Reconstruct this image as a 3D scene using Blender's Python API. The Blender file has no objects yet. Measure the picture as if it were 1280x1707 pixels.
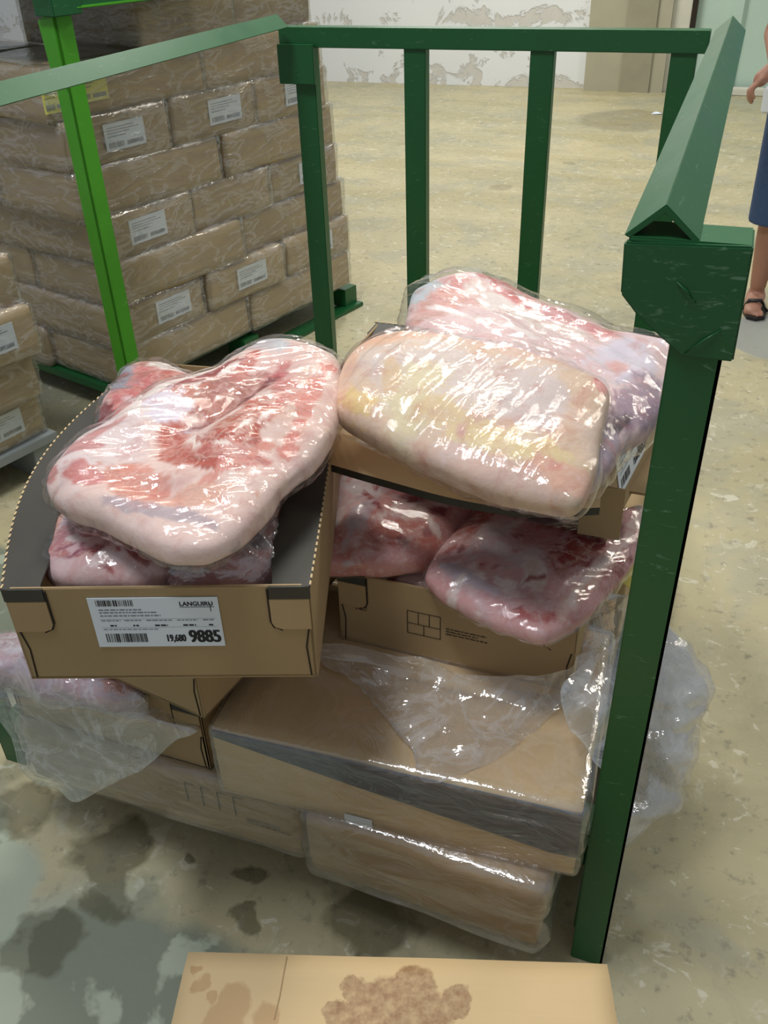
import bpy, bmesh, math, random
from mathutils import Vector, Matrix, noise, Euler
random.seed(7)
sc = bpy.context.scene
COL = sc.collection

# ------------------------------------------------------------------ camera
F_PX, CX, CY, CAM_H = 1489.0, 640.0, 853.5, 1.6
AX = Vector((0.94029885, 0.16836826, -0.29578743))     # world axes seen in camera coordinates (x right, y down, z forward)
AY = Vector((0.33917569, -0.53568195, 0.77330764))
AZ = Vector((-0.02824753, -0.82746418, -0.56080754))
cam_d = bpy.data.cameras.new('camera')
cam = bpy.data.objects.new('camera', cam_d); COL.objects.link(cam)
cam_d.sensor_fit = 'VERTICAL'; cam_d.sensor_height = 24.0; cam_d.lens = F_PX / 1707.0 * 24.0
cam_d.clip_start = 0.02
def c2w(v): return Vector((AX.dot(v), AY.dot(v), AZ.dot(v)))
cr, cu, cb = c2w(Vector((1, 0, 0))), c2w(Vector((0, -1, 0))), c2w(Vector((0, 0, -1)))
M = Matrix.Identity(4)
for i in range(3):
    M[i][0] = cr[i]; M[i][1] = cu[i]; M[i][2] = cb[i]
M[2][3] = CAM_H
cam.matrix_world = M
sc.camera = cam

# ------------------------------------------------------------------ world, lamps, exposure
w = bpy.data.worlds.new('world'); sc.world = w; w.use_nodes = True
w.node_tree.nodes['Background'].inputs[0].default_value = (0.86, 0.93, 1.0, 1)
w.node_tree.nodes['Background'].inputs[1].default_value = 0.23
def lamp(name, loc, target, sx, sy, power, col=(1, 1, 1)):
    l = bpy.data.lights.new(name, 'AREA'); l.shape = 'RECTANGLE'; l.size = sx; l.size_y = sy; l.energy = power; l.color = col
    o = bpy.data.objects.new(name, l); COL.objects.link(o); o.location = loc
    o.rotation_euler = (Vector(target) - Vector(loc)).to_track_quat('-Z', 'Y').to_euler()
    return o
lamp('ceiling_lamp_a', (-1.25, 2.9, 4.3), (-0.7, 1.4, 0), 1.3, 0.35, 52, (1.0, 0.95, 0.84))
lamp('ceiling_lamp_b', (1.8, 5.2, 4.6), (1.0, 4.2, 0), 1.3, 0.35, 62, (1.0, 0.94, 0.80))
lamp('ceiling_lamp_c', (-2.2, 7.6, 4.6), (-2.0, 7.8, 0), 1.3, 0.35, 140, (1.0, 0.97, 0.88))
lamp('ceiling_lamp_d', (-1.2, 0.35, 4.4), (-0.5, 0.9, 0), 1.3, 0.35, 62, (0.92, 0.96, 1.0))
sc.view_settings.view_transform = 'Standard'; sc.view_settings.look = 'None'
sc.view_settings.gamma = 1.0; sc.view_settings.use_curve_mapping = False
sc.view_settings.exposure = 0.28
sc.cycles.transparent_max_bounces = 24

# ------------------------------------------------------------------ projection helpers
def ray(px, py): return c2w(Vector((px - CX, py - CY, F_PX)))
CAM = Vector((0, 0, CAM_H))
def atz(px, py, z): r = ray(px, py); return CAM + r * ((z - CAM_H) / r.z)
def aty(px, py, y): r = ray(px, py); return CAM + r * (y / r.y)
def atplane(px, py, p0, n): r = ray(px, py); return CAM + r * ((p0 - CAM).dot(n) / r.dot(n))
def lin(c): return tuple(((x / 255.0) / 12.92 if x / 255.0 < 0.04045 else ((x / 255.0 + 0.055) / 1.055) ** 2.4) for x in c)

# ------------------------------------------------------------------ node helpers
class NT:
    def __init__(s, name):
        s.m = bpy.data.materials.new(name); s.m.use_nodes = True
        s.t = s.m.node_tree; s.n = s.t.nodes; s.l = s.t.links
        s.p = s.n['Principled BSDF']; s.out = s.n['Material Output']
        s.tc = s.n.new('ShaderNodeTexCoord')
    def add(s, typ, ins=None, **kw):
        nd = s.n.new(typ)
        for k, v in kw.items(): setattr(nd, k, v)
        for k, v in (ins or {}).items(): s.put(nd.inputs[k], v)
        return nd
    def put(s, sock, v):
        if isinstance(v, bpy.types.NodeSocket): s.l.new(v, sock)
        elif isinstance(v, bpy.types.Node): s.l.new(v.outputs[0], sock)
        else:
            if isinstance(v, (tuple, list)) and len(v) == 3 and sock.type == 'RGBA': v = (*v, 1)
            sock.default_value = v
    def mapping(s, coord='Object', scale=(1, 1, 1), rot=(0, 0, 0), loc=(0, 0, 0)):
        return s.add('ShaderNodeMapping', {'Vector': s.tc.outputs[coord], 'Scale': scale, 'Rotation': rot, 'Location': loc}).outputs[0]
    def noise(s, vec, scale, detail=4, rough=.55, dist=0.0):
        return s.add('ShaderNodeTexNoise', {'Vector': vec, 'Scale': scale, 'Detail': detail, 'Roughness': rough, 'Distortion': dist}).outputs['Fac']
    def ramp(s, fac, stops, interp='LINEAR'):
        r = s.add('ShaderNodeValToRGB', {'Fac': fac}); cr = r.color_ramp; cr.interpolation = interp
        while len(cr.elements) < len(stops): cr.elements.new(0.5)
        for e, (p, c) in zip(cr.elements, stops):
            e.position = p; e.color = (c, c, c, 1) if isinstance(c, (int, float)) else (*c[:3], 1)
        return r.outputs[0]
    def mix(s, fac, a, b, mode='MIX'):
        m = s.add('ShaderNodeMix', data_type='RGBA', blend_type=mode)
        s.put(m.inputs[0], fac); s.put(m.inputs[6], a); s.put(m.inputs[7], b)
        return m.outputs[2]
    def math(s, op, a, b=0.0, clamp=False):
        m = s.add('ShaderNodeMath', operation=op, use_clamp=clamp); s.put(m.inputs[0], a); s.put(m.inputs[1], b)
        return m.outputs[0]
    def bump(s, h, strength=.3, dist=.01):
        return s.add('ShaderNodeBump', {'Height': h, 'Strength': strength, 'Distance': dist}).outputs[0]
    def blobs(s, coords_xy, pts, distort=.03, nscale=18):
        # mask made of irregular round patches: 1 inside
        nz = s.add('ShaderNodeTexNoise', {'Vector': coords_xy, 'Scale': nscale, 'Detail': 4}).outputs['Color']
        d = s.add('ShaderNodeVectorMath', operation='MULTIPLY_ADD')
        s.put(d.inputs[0], nz); s.put(d.inputs[1], (distort * 2,) * 3); s.put(d.inputs[2], coords_xy)
        acc = None
        for (x, y, r) in pts:
            sub = s.add('ShaderNodeVectorMath', operation='DISTANCE'); s.put(sub.inputs[0], d.outputs[0]); s.put(sub.inputs[1], (x + distort, y + distort, distort))
            q = s.math('DIVIDE', sub.outputs['Value'], r)
            acc = q if acc is None else s.math('MINIMUM', acc, q)
        return acc
    def set(s, color=None, rough=None, normal=None, **kw):
        if color is not None: s.put(s.p.inputs['Base Color'], color)
        if rough is not None: s.put(s.p.inputs['Roughness'], rough)
        if normal is not None: s.put(s.p.inputs['Normal'], normal)
        for k, v in kw.items(): s.put(s.p.inputs[k.replace('_', ' ')], v)
        return s.m

MAT = {}
def kraft(name, base, var=.1, rough=.72):
    t = NT(name); v = t.mapping()
    rnd = t.add('ShaderNodeObjectInfo').outputs['Random']
    n1 = t.noise(v, 6, 3); n2 = t.noise(t.mapping(scale=(160, 8, 160)), 3, 3)
    dark = tuple(c * (1 - var * 1.6) for c in base); lite = tuple(min(1, c * (1 + var)) for c in base)
    c = t.mix(n1, dark, lite)
    c = t.mix(t.math('MULTIPLY', n2, .12), c, tuple(x * .72 for x in base))
    hsv = t.add('ShaderNodeHueSaturation', {'Color': c, 'Value': t.math('MULTIPLY_ADD', rnd, .22)})
    hsv.inputs['Value'].links[0].from_node.inputs[2].default_value = .9
    return t.set(hsv.outputs[0], rough, t.bump(n2, .12, .002))
MAT['kraft'] = kraft('kraft_card', lin((176, 150, 110)))
MAT['kraft_light'] = kraft('kraft_card_light', lin((226, 196, 148)), .05)
MAT['kraft_grey'] = kraft('kraft_card_grey', lin((178, 154, 116)), .1)
MAT['kraft_edge'] = kraft('kraft_card_edge', lin((205, 180, 138)), .15)
def simple(name, c, rough=.6, nscale=30, var=.2, bump=.1, **kw):
    t = NT(name); n = t.noise(t.mapping(), nscale, 4)
    col = t.mix(n, tuple(x * (1 - var) for x in c), tuple(min(1, x * (1 + var)) for x in c))
    return t.set(col, rough, t.bump(n, bump, .002), **kw)
MAT['black_card'] = simple('black_card', lin((56, 54, 48)), .5, 14, .3)
MAT['painted_sheen'] = simple('black_card_painted_sheen', lin((78, 84, 94)), .42, 14, .2)  # black card made paler and bluer: reflected sheen put into the base colour
MAT['dark_slot'] = simple('dark_slot', lin((40, 30, 20)), .8)
MAT['paper'] = simple('white_label_paper', lin((226, 236, 248)), .45, 20, .03, .0)
MAT['ink'] = simple('black_ink', lin((22, 24, 34)), .6)
MAT['grey_ink'] = simple('grey_ink', lin((120, 128, 142)), .6)
MAT['brown_ink'] = simple('brown_ink', lin((62, 48, 30)), .7)
MAT['yellow_paper'] = simple('yellow_label_paper', lin((226, 222, 120)), .5, 20, .05, 0)
def paint(name, c, lite, rust=.5, thr=.62):
    t = NT(name); v = t.mapping()
    n = t.noise(v, 5, 4); sc1 = t.noise(t.mapping(scale=(9, 9, 40)), 2.2, 6, .7, 1.5); sc2 = t.noise(v, 11, 8, .75)
    col = t.mix(n, c, tuple(x * 1.35 for x in c))
    scr = t.ramp(sc1, [(thr, 0), (thr + .08, 1)])
    col = t.mix(t.math('MULTIPLY', scr, .55), col, lite)
    ru = t.ramp(sc2, [(thr + .07, 0), (thr + .12, 1)])
    col = t.mix(t.math('MULTIPLY', ru, rust), col, lin((92, 52, 30)))
    return t.set(col, t.math('MULTIPLY_ADD', n, .25), t.bump(sc2, .12, .004)), t
m_, t_ = paint('green_paint', lin((24, 84, 44)), lin((120, 160, 130))); MAT['green'] = m_
t_.p.inputs['Roughness'].links[0].from_node.inputs[2].default_value = .26
m_, t_ = paint('worn_green_paint', lin((24, 80, 44)), lin((112, 150, 124)), .7, .57); MAT['worn_green'] = m_
t_.p.inputs['Roughness'].links[0].from_node.inputs[2].default_value = .24
m_, t_ = paint('bright_green_paint', lin((70, 150, 34)), lin((140, 190, 110)), .2); MAT['bright_green'] = m_
t_.p.inputs['Roughness'].links[0].from_node.inputs[2].default_value = .3

def film_mat(name, haze=.06, gloss=.07, rough=.1, bscale=30, bstr=.5, tint=(.98, .98, .98), stretch=(1, 1, 1), rot=(0, 0, 0), crs=.1):
    t = NT(name); t.n.remove(t.p)
    v = t.mapping(scale=stretch, rot=rot)
    n1 = t.noise(v, bscale, 5, .6, .8); rid = t.math('ABSOLUTE', t.math('SUBTRACT', n1, .5))
    n2 = t.noise(v, bscale * .33, 3, .5, .5); rid2 = t.math('ABSOLUTE', t.math('SUBTRACT', n2, .5))
    h = t.math('ADD', rid, t.math('MULTIPLY', rid2, 2.0))
    bp = t.bump(h, bstr, .02)
    lw = t.add('ShaderNodeLayerWeight', {'Blend': .5, 'Normal': bp}).outputs['Facing']
    fac = t.math('ADD', t.math('MULTIPLY', t.math('POWER', lw, 4.0), .7), .03 + gloss, True)
    tr = t.add('ShaderNodeBsdfTransparent', {'Color': tint})
    gl = t.add('ShaderNodeBsdfGlossy', {'Color': (1, 1, 1), 'Roughness': rough, 'Normal': bp})
    df = t.add('ShaderNodeBsdfDiffuse', {'Color': (.85, .87, .9), 'Normal': bp})
    crease = t.ramp(rid, [(0.0, 1), (.05, 0)])
    hz = t.math('ADD', t.math('MULTIPLY', crease, crs), haze, True)
    a = t.add('ShaderNodeMixShader', {0: hz, 1: tr, 2: df}); b = t.add('ShaderNodeMixShader', {0: fac, 1: a, 2: gl})
    t.l.new(b.outputs[0], t.out.inputs[0])
    return t.m
MAT['film_box'] = film_mat('stretch_film', .05, .10, .11, 9, .28, stretch=(1, 1, 2.5), rot=(.3, .5, .5), crs=.08)
MAT['film_loose'] = film_mat('loose_plastic_film', .12, .12, .07, 10, .45, crs=.22)
MAT['film_thick'] = film_mat('torn_plastic_sheet', .2, .16, .07, 8, .35, crs=.25)
MAT['film_meat'] = film_mat('meat_bag_film', .012, .018, .055, 24, .16, crs=.04)
MAT['film_dust'] = film_mat('dusty_stretch_film', .06, .06, .16, 7, .6, (.9, .9, .88), stretch=(1, 1, 3), rot=(0, .25, .3), crs=.2)

def meat_mat(name, frost=.14, rough=.5, vein=1.0):
    t = NT(name); v = t.mapping()
    a = t.add('ShaderNodeAttribute', attribute_name='Col')
    c = a.outputs['Color']; red = a.outputs['Alpha']
    vo = t.add('ShaderNodeTexVoronoi', {'Vector': t.add('ShaderNodeMix', {0: .18, 4: v, 5: t.add('ShaderNodeTexNoise', {'Vector': v, 'Scale': 14.0, 'Detail': 4}).outputs['Color']}, data_type='VECTOR').outputs[1], 'Scale': 26.0}, feature='DISTANCE_TO_EDGE').outputs['Distance']
    ve = t.math('MULTIPLY', t.ramp(vo, [(.0, 1), (.16, 0)]), t.math('MULTIPLY', red, .75 * vein))
    c = t.mix(ve, c, lin((226, 186, 172)))
    n = t.noise(v, 22, 6, .62, .6); n2 = t.noise(v, 9, 5, .6, 1.0)
    c = t.mix(t.math('MULTIPLY', t.ramp(n, [(.5, 0), (.68, 1)]), .45), c, lin((196, 120, 108)))
    c = t.mix(t.math('MULTIPLY', t.ramp(n2, [(.5, 0), (.66, 1)]), frost), c, lin((228, 214, 214)))
    nf = t.noise(v, 75, 5, .7); c = t.mix(t.math('MULTIPLY', t.ramp(nf, [(.52, 0), (.64, 1)]), .12 + frost * .5), c, lin((236, 222, 220)))
    fib = t.noise(t.mapping(scale=(14, 60, 20), rot=(0, 0, .6)), 2.2, 4, .6, .5)
    c = t.mix(t.math('MULTIPLY', t.ramp(fib, [(.5, 0), (.66, 1)]), t.math('MULTIPLY', red, .5)), c, lin((120, 34, 34)))
    nb = t.noise(v, 55, 5)
    return t.set(c, rough, t.bump(t.math('ADD', nb, t.math('MULTIPLY', ve, .4)), .25, .006), Specular_IOR_Level=.25)
MAT['meat'] = meat_mat('pork_meat')
MAT['meat_frost'] = meat_mat('frosted_pork_meat', .3, .55)
MAT['meat_fat'] = meat_mat('pork_fat', .2, .5, .3)

# ------------------------------------------------------------------ mesh helpers
def tag(o, label=None, cat=None, group=None, kind=None):
    if label: o['label'] = label
    if cat: o['category'] = cat
    if group: o['group'] = group
    if kind: o['kind'] = kind
    return o
def link(o, parent=None):
    COL.objects.link(o)
    if parent: o.parent = parent
    return o
def empty(name, loc=(0, 0, 0), rz=0.0):
    o = bpy.data.objects.new(name, None); o.location = loc; o.rotation_euler = (0, 0, rz); o.empty_display_size = .05
    return link(o)
def mesh_obj(name, verts, faces, mat, parent=None, smooth=False, loc=(0, 0, 0)):
    me = bpy.data.meshes.new(name); me.from_pydata([tuple(v) for v in verts], [], faces); me.validate(); me.update()
    if smooth: me.polygons.foreach_set('use_smooth', [True] * len(me.polygons))
    me.materials.append(MAT[mat] if isinstance(mat, str) else mat)
    o = bpy.data.objects.new(name, me); o.location = loc
    return link(o, parent)
class MB:
    def __init__(s): s.v = []; s.f = []
    def add(s, v, f):
        b = len(s.v); s.v += [Vector(p) for p in v]; s.f += [[i + b for i in q] for q in f]; return s
    def box(s, lo, hi):
        x0, y0, z0 = lo; x1, y1, z1 = hi
        return s.add([(x0, y0, z0), (x1, y0, z0), (x1, y1, z0), (x0, y1, z0), (x0, y0, z1), (x1, y0, z1), (x1, y1, z1), (x0, y1, z1)],
                     [(3, 2, 1, 0), (4, 5, 6, 7), (0, 1, 5, 4), (1, 2, 6, 5), (2, 3, 7, 6), (3, 0, 4, 7)])
    def prism(s, poly, off):   # poly: list of 3d points (planar), off: extrusion vector
        n = len(poly); off = Vector(off); a = [Vector(p) for p in poly]; b = [p + off for p in a]
        return s.add(a + b, [list(range(n))[::-1], list(range(n, 2 * n))] + [[i, (i + 1) % n, n + (i + 1) % n, n + i] for i in range(n)])
    def tube(s, pts, r, k=8):
        pts = [Vector(p) for p in pts]; vs = []; fs = []
        for i, p in enumerate(pts):
            d = (pts[min(i + 1, len(pts) - 1)] - pts[max(i - 1, 0)]).normalized()
            u = d.orthogonal().normalized(); v = d.cross(u)
            rr = r[i] if isinstance(r, (list, tuple)) else r
            for j in range(k): a = 2 * math.pi * j / k; vs.append(p + (u * math.cos(a) + v * math.sin(a)) * rr)
        for i in range(len(pts) - 1):
            for j in range(k): fs.append([i * k + j, i * k + (j + 1) % k, (i + 1) * k + (j + 1) % k, (i + 1) * k + j])
        fs += [list(range(k))[::-1], list(range((len(pts) - 1) * k, len(pts) * k))]
        return s.add(vs, fs)
    def obj(s, name, mat, parent=None, smooth=False, bevel=0.0, loc=(0, 0, 0)):
        o = mesh_obj(name, s.v, s.f, mat, parent, smooth, loc)
        bm = bmesh.new(); bm.from_mesh(o.data); bmesh.ops.recalc_face_normals(bm, faces=bm.faces)
        if bevel: bmesh.ops.bevel(bm, geom=bm.edges[:], offset=bevel, segments=2, affect='EDGES', clamp_overlap=True)
        bm.to_mesh(o.data); bm.free()
        return o
def ridge(p, s, seed, oct=3):
    v = 0; a = 1; q = Vector(p) * s + Vector((seed * 7.3, seed * 3.1, seed * 1.7))
    for _ in range(oct): v += a * (1 - min(1, abs(noise.noise(q)) * 2.2)); q = q * 2.07; a *= .5
    return v / 1.75
_DIR = {}
def crumple(p, seed, freq, an=(1, 1, 1), n=8):
    # folded-sheet relief: triangle waves in random directions, flat facets between sharp creases
    if seed not in _DIR:
        r = random.Random(seed * 17 + 5); _DIR[seed] = []
        for _ in range(n):
            d = Vector((r.gauss(0, 1), r.gauss(0, 1), r.gauss(0, 1))).normalized(); _DIR[seed].append((d, r.uniform(.55, 2.1), r.random()))
    q = Vector((p.x * an[0], p.y * an[1], p.z * an[2]))
    wv = noise.noise(q * freq * .35 + Vector((seed, 0, 0))) * .9; h = 0; tot = 0
    for d, f, ph in _DIR[seed]:
        x = (q.dot(d) * f * freq + ph + wv * f) % 1.0; h += (abs(x - .5) * 2) ** 1.3 / f; tot += 1 / f
    return h / tot
def rbox_data(w, d, h, res, rad, amp, seed, ridge_amp=0.0, rscale=(6, 6, 6), sag=0.0):
    # rounded box, origin at bottom centre; soft bumps and creases
    nx, ny, nz = max(2, int(w / res)), max(2, int(d / res)), max(2, int(h / res)); idx = {}; vs = []; fs = []
    def vid(i, j, k):
        if (i, j, k) in idx: return idx[(i, j, k)]
        p = Vector((w * (i / nx - .5), d * (j / ny - .5), h * (k / nz - .5)))
        c = Vector((max(-w / 2 + rad, min(w / 2 - rad, p.x)), max(-d / 2 + rad, min(d / 2 - rad, p.y)), max(-h / 2 + rad, min(h / 2 - rad, p.z))))
        n = p - c; n = n.normalized() if n.length > 1e-9 else Vector((0, 0, 1)); p = c + n * rad
        q = p * 5 + Vector((seed * 5.1, seed, 0))
        off = amp * noise.noise(q)
        if ridge_amp: off += ridge_amp * (crumple(p, seed, 2.4, rscale) - .3)
        p = p + n * off
        if sag: p.z -= sag * max(0, 1 - (p.z + h / 2) / h) * (0.5 + noise.noise(q * .7))
        idx[(i, j, k)] = len(vs); vs.append(p + Vector((0, 0, h / 2))); return idx[(i, j, k)]
    for i in range(nx):
        for j in range(ny):
            fs.append((vid(i, j, nz), vid(i + 1, j, nz), vid(i + 1, j + 1, nz), vid(i, j + 1, nz)))
            fs.append((vid(i, j + 1, 0), vid(i + 1, j + 1, 0), vid(i + 1, j, 0), vid(i, j, 0)))
    for i in range(nx):
        for k in range(nz):
            fs.append((vid(i, 0, k), vid(i + 1, 0, k), vid(i + 1, 0, k + 1), vid(i, 0, k + 1)))
            fs.append((vid(i, ny, k + 1), vid(i + 1, ny, k + 1), vid(i + 1, ny, k), vid(i, ny, k)))
    for j in range(ny):
        for k in range(nz):
            fs.append((vid(0, j, k + 1), vid(0, j + 1, k + 1), vid(0, j + 1, k), vid(0, j, k)))
            fs.append((vid(nx, j, k), vid(nx, j + 1, k), vid(nx, j + 1, k + 1), vid(nx, j, k + 1)))
    return vs, fs
def text_mesh(body, size, bold=0.0, sx=1.0):
    c = bpy.data.curves.new('t', 'FONT'); c.body = body; c.size = size; c.offset = bold; c.fill_mode = 'FRONT'; c.resolution_u = 3
    o = bpy.data.objects.new('t', c); COL.objects.link(o)
    dg = bpy.context.evaluated_depsgraph_get(); me = bpy.data.meshes.new_from_object(o.evaluated_get(dg))
    vs = [(v.co.x * sx, v.co.y) for v in me.vertices]; fs = [list(p.vertices) for p in me.polygons]
    bpy.data.objects.remove(o); bpy.data.curves.remove(c); bpy.data.meshes.remove(me)
    return vs, fs
def catmull(p, t):
    n = len(p) - 1; x = max(0, min(n - 1e-6, t * n)); i = int(x); f = x - i
    a, b, c, d = p[max(i - 1, 0)], p[i], p[i + 1], p[min(i + 2, n)]
    return .5 * ((2 * b) + (c - a) * f + (2 * a - 5 * b + 4 * c - d) * f * f + (3 * b - a - 3 * c + d) * f ** 3)
def sheet(name, rows, mat, label=None, cat=None, parent=None, nu=90, nv=60, amp=.008, rs=14, seed=1, ragged=.006, group=None, stretch=(1, 1)):
    rows = [[Vector(p) for p in r] for r in rows]; vs = []; fs = []
    base = []
    for j in range(nv + 1):
        for i in range(nu + 1):
            u = i / nu; v = j / nv
            p = catmull([catmull(r, u) for r in rows], v)
            base.append(p)
    o0 = sum(base, Vector()) / len(base)
    for k, p in enumerate(base):
        i = k % (nu + 1); j = k // (nu + 1)
        a = base[j * (nu + 1) + min(i + 1, nu)] - base[j * (nu + 1) + max(i - 1, 0)]
        b = base[min(j + 1, nv) * (nu + 1) + i] - base[max(j - 1, 0) * (nu + 1) + i]
        n = a.cross(b); n = n.normalized() if n.length > 1e-12 else Vector((0, 0, 1))
        u, v = i / nu, j / nv
        q = Vector((p.x * rs * stretch[0], p.y * rs, p.z * rs * stretch[1]))
        off = amp * 2.6 * (crumple(p, seed, rs * .55, (stretch[0], 1, stretch[1])) - .5) + amp * .9 * noise.noise(q * .3 + Vector((seed, 0, 0)))
        e = min(u, 1 - u, v, 1 - v)
        if e < .03: p = p + Vector((noise.noise(q * 1.3), noise.noise(q * 1.3 + Vector((9, 0, 0))), 0)) * ragged
        vs.append(p + n * off - o0)
    for j in range(nv):
        for i in range(nu):
            a = j * (nu + 1) + i; fs.append((a, a + 1, a + nu + 2, a + nu + 1))
    o = mesh_obj(name, vs, fs, mat, parent, True, o0)
    if label: tag(o, label, cat, group)
    return o
def smooth_closed(pts, n):
    k = len(pts); out = []
    for i in range(n):
        x = i / n * k; a = int(x); f = x - a
        p = [pts[(a + d) % k] for d in (-1, 0, 1, 2)]
        out.append(.5 * ((2 * p[1]) + (p[2] - p[0]) * f + (2 * p[0] - 5 * p[1] + 4 * p[2] - p[3]) * f * f + (3 * p[1] - p[0] - 3 * p[2] + p[3]) * f ** 3))
    return out
def outward(o):
    bm = bmesh.new(); bm.from_mesh(o.data); bmesh.ops.recalc_face_normals(bm, faces=bm.faces); bm.to_mesh(o.data); bm.free()
def slab(name, outline, z0, th, tilt=(0, 0), base=(225, 195, 185), patches=(), bumps=(), mat='meat', film='film_meat', film_outline=None, label=None, cat='meat', group=None,
         sq=2.6, lump=.010, seed=1, wr=(10, 40), wrot=0.0, wamp=.006, th_bot=None, N=120, R=26, film_off=.003):
    N0, R0 = N, R; FN, FR = int(N * 1.7), int(R * 1.8)
    cx = sum(p[0] for p in outline) / len(outline); cy = sum(p[1] for p in outline) / len(outline)
    c0 = atz(cx, cy, z0); n = Vector((-tilt[0], -tilt[1], 1)).normalized()
    U = Vector((1, 0, tilt[0])).normalized(); V = n.cross(U)
    def loc(px, py): q = atplane(px, py, c0, n) - c0; return Vector((q.dot(U), q.dot(V), 0))
    thb = th if th_bot is None else th_bot
    PT = []
    for (px, py, rx, ry, ang, colr, hard, redness) in patches:
        q = loc(px, py); e = loc(px + rx * math.cos(math.radians(ang)), py + rx * math.sin(math.radians(ang))) - q
        g = loc(px - ry * math.sin(math.radians(ang)), py + ry * math.cos(math.radians(ang))) - q
        PT.append((q, e, g, lin(colr), hard, redness))
    BU = []
    for (px, py, rx, ry, ang, hgt) in bumps:
        q = loc(px, py); e = loc(px + rx * math.cos(math.radians(ang)), py + rx * math.sin(math.radians(ang))) - q
        g = loc(px - ry * math.sin(math.radians(ang)), py + ry * math.cos(math.radians(ang))) - q
        BU.append((q, e, g, hgt))
    def inside(q, d, e, g):
        det = e.x * g.y - e.y * g.x; r = d - q
        a = (r.x * g.y - r.y * g.x) / det; b = (e.x * r.y - e.y * r.x) / det
        return math.sqrt(a * a + b * b)
    def build(outl, extra, isfilm):
        N, R = (FN, FR) if isfilm else (N0, R0)
        o2 = smooth_closed([loc(*p) for p in outl], N)
        vs = []; fs = []
        for j in range(1, 2 * R):
            t = math.pi * j / (2 * R); s = math.sin(t) ** (2 / sq); h = math.copysign(abs(math.cos(t)) ** (2 / sq), math.cos(t)); h = h * (th if h > 0 else thb)
            for i in range(N): vs.append(Vector((o2[i].x * s, o2[i].y * s, h)))
        top = len(vs); vs.append(Vector((0, 0, th))); vs.append(Vector((0, 0, -thb)))
        for j in range(2 * R - 2):
            for i in range(N): a = j * N + i; b = j * N + (i + 1) % N; fs.append((a, a + N, b + N, b))
        for i in range(N):
            fs.append((top, i, (i + 1) % N)); a = (2 * R - 2) * N; fs.append((a + (i + 1) % N, a + i, top + 1))
        out = []; S = Vector((seed * 3.3, seed * 1.9, seed))
        ca, sa = math.cos(wrot), math.sin(wrot)
        for v in vs:
            rad = math.hypot(v.x, v.y); nn = Vector((v.x * .35 / max(rad, .02), v.y * .35 / max(rad, .02), v.z / max(th, .01))).normalized()
            q = v * 9 + S
            off = lump * noise.noise(q) + lump * .4 * noise.noise(q * 2.7)
            hz = 0
            for (bq, e, g, hh) in BU:
                dd = inside(bq, v, e, g)
                if v.z > -.2 * thb: hz += hh * math.exp(-dd * dd * 1.2)
            p = v + nn * off + Vector((0, 0, hz))
            if isfilm:
                x, y = v.x * ca + v.y * sa, -v.x * sa + v.y * ca
                k = crumple(Vector((x, y, v.z)), seed + 3, wr[0] * .8, (1, wr[1] / wr[0], 1.5)) - .25 + .35 * (ridge(Vector((x * wr[0], y * wr[1], v.z * 20)), 1, seed + 3, 2) - .4)
                p = p + nn * (extra + wamp * max(0, k) * 1.5)
            out.append(p)
        fr = Matrix((U, V, n)).transposed()
        return [fr @ p for p in out], fs, vs
    ov, of, raw = build(outline, 0, False)
    o = mesh_obj(name, ov, of, mat, None, True, c0); outward(o)
    me = o.data; at = me.color_attributes.new('Col', 'FLOAT_COLOR', 'POINT'); bl = lin(base); buf = []
    for v in raw:
        q = v * 16 + Vector((seed * 2.0, 0, 0)); wob = 1 + .4 * noise.noise(q) + .4 * noise.noise(q * 2.6) + .3 * noise.noise(q * 6)
        c = list(bl); al = 0.0
        for (pq, e, g, pc, hard, red) in PT:
            dd = inside(pq, v, e, g) * wob; k = max(0, min(1, (1.15 - dd) * hard * 1.6))
            if k > 0:
                for m in range(3): c[m] += (pc[m] - c[m]) * k
                al += (red - al) * k
        buf += [c[0], c[1], c[2], al]
    at.data.foreach_set('color', buf)
    tag(o, label, cat, group)
    if film:
        fv, ff, _ = build(film_outline or outline, film_off, True)
        outward(mesh_obj('plastic_bag', fv, ff, film, o, True))
    return o

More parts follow.
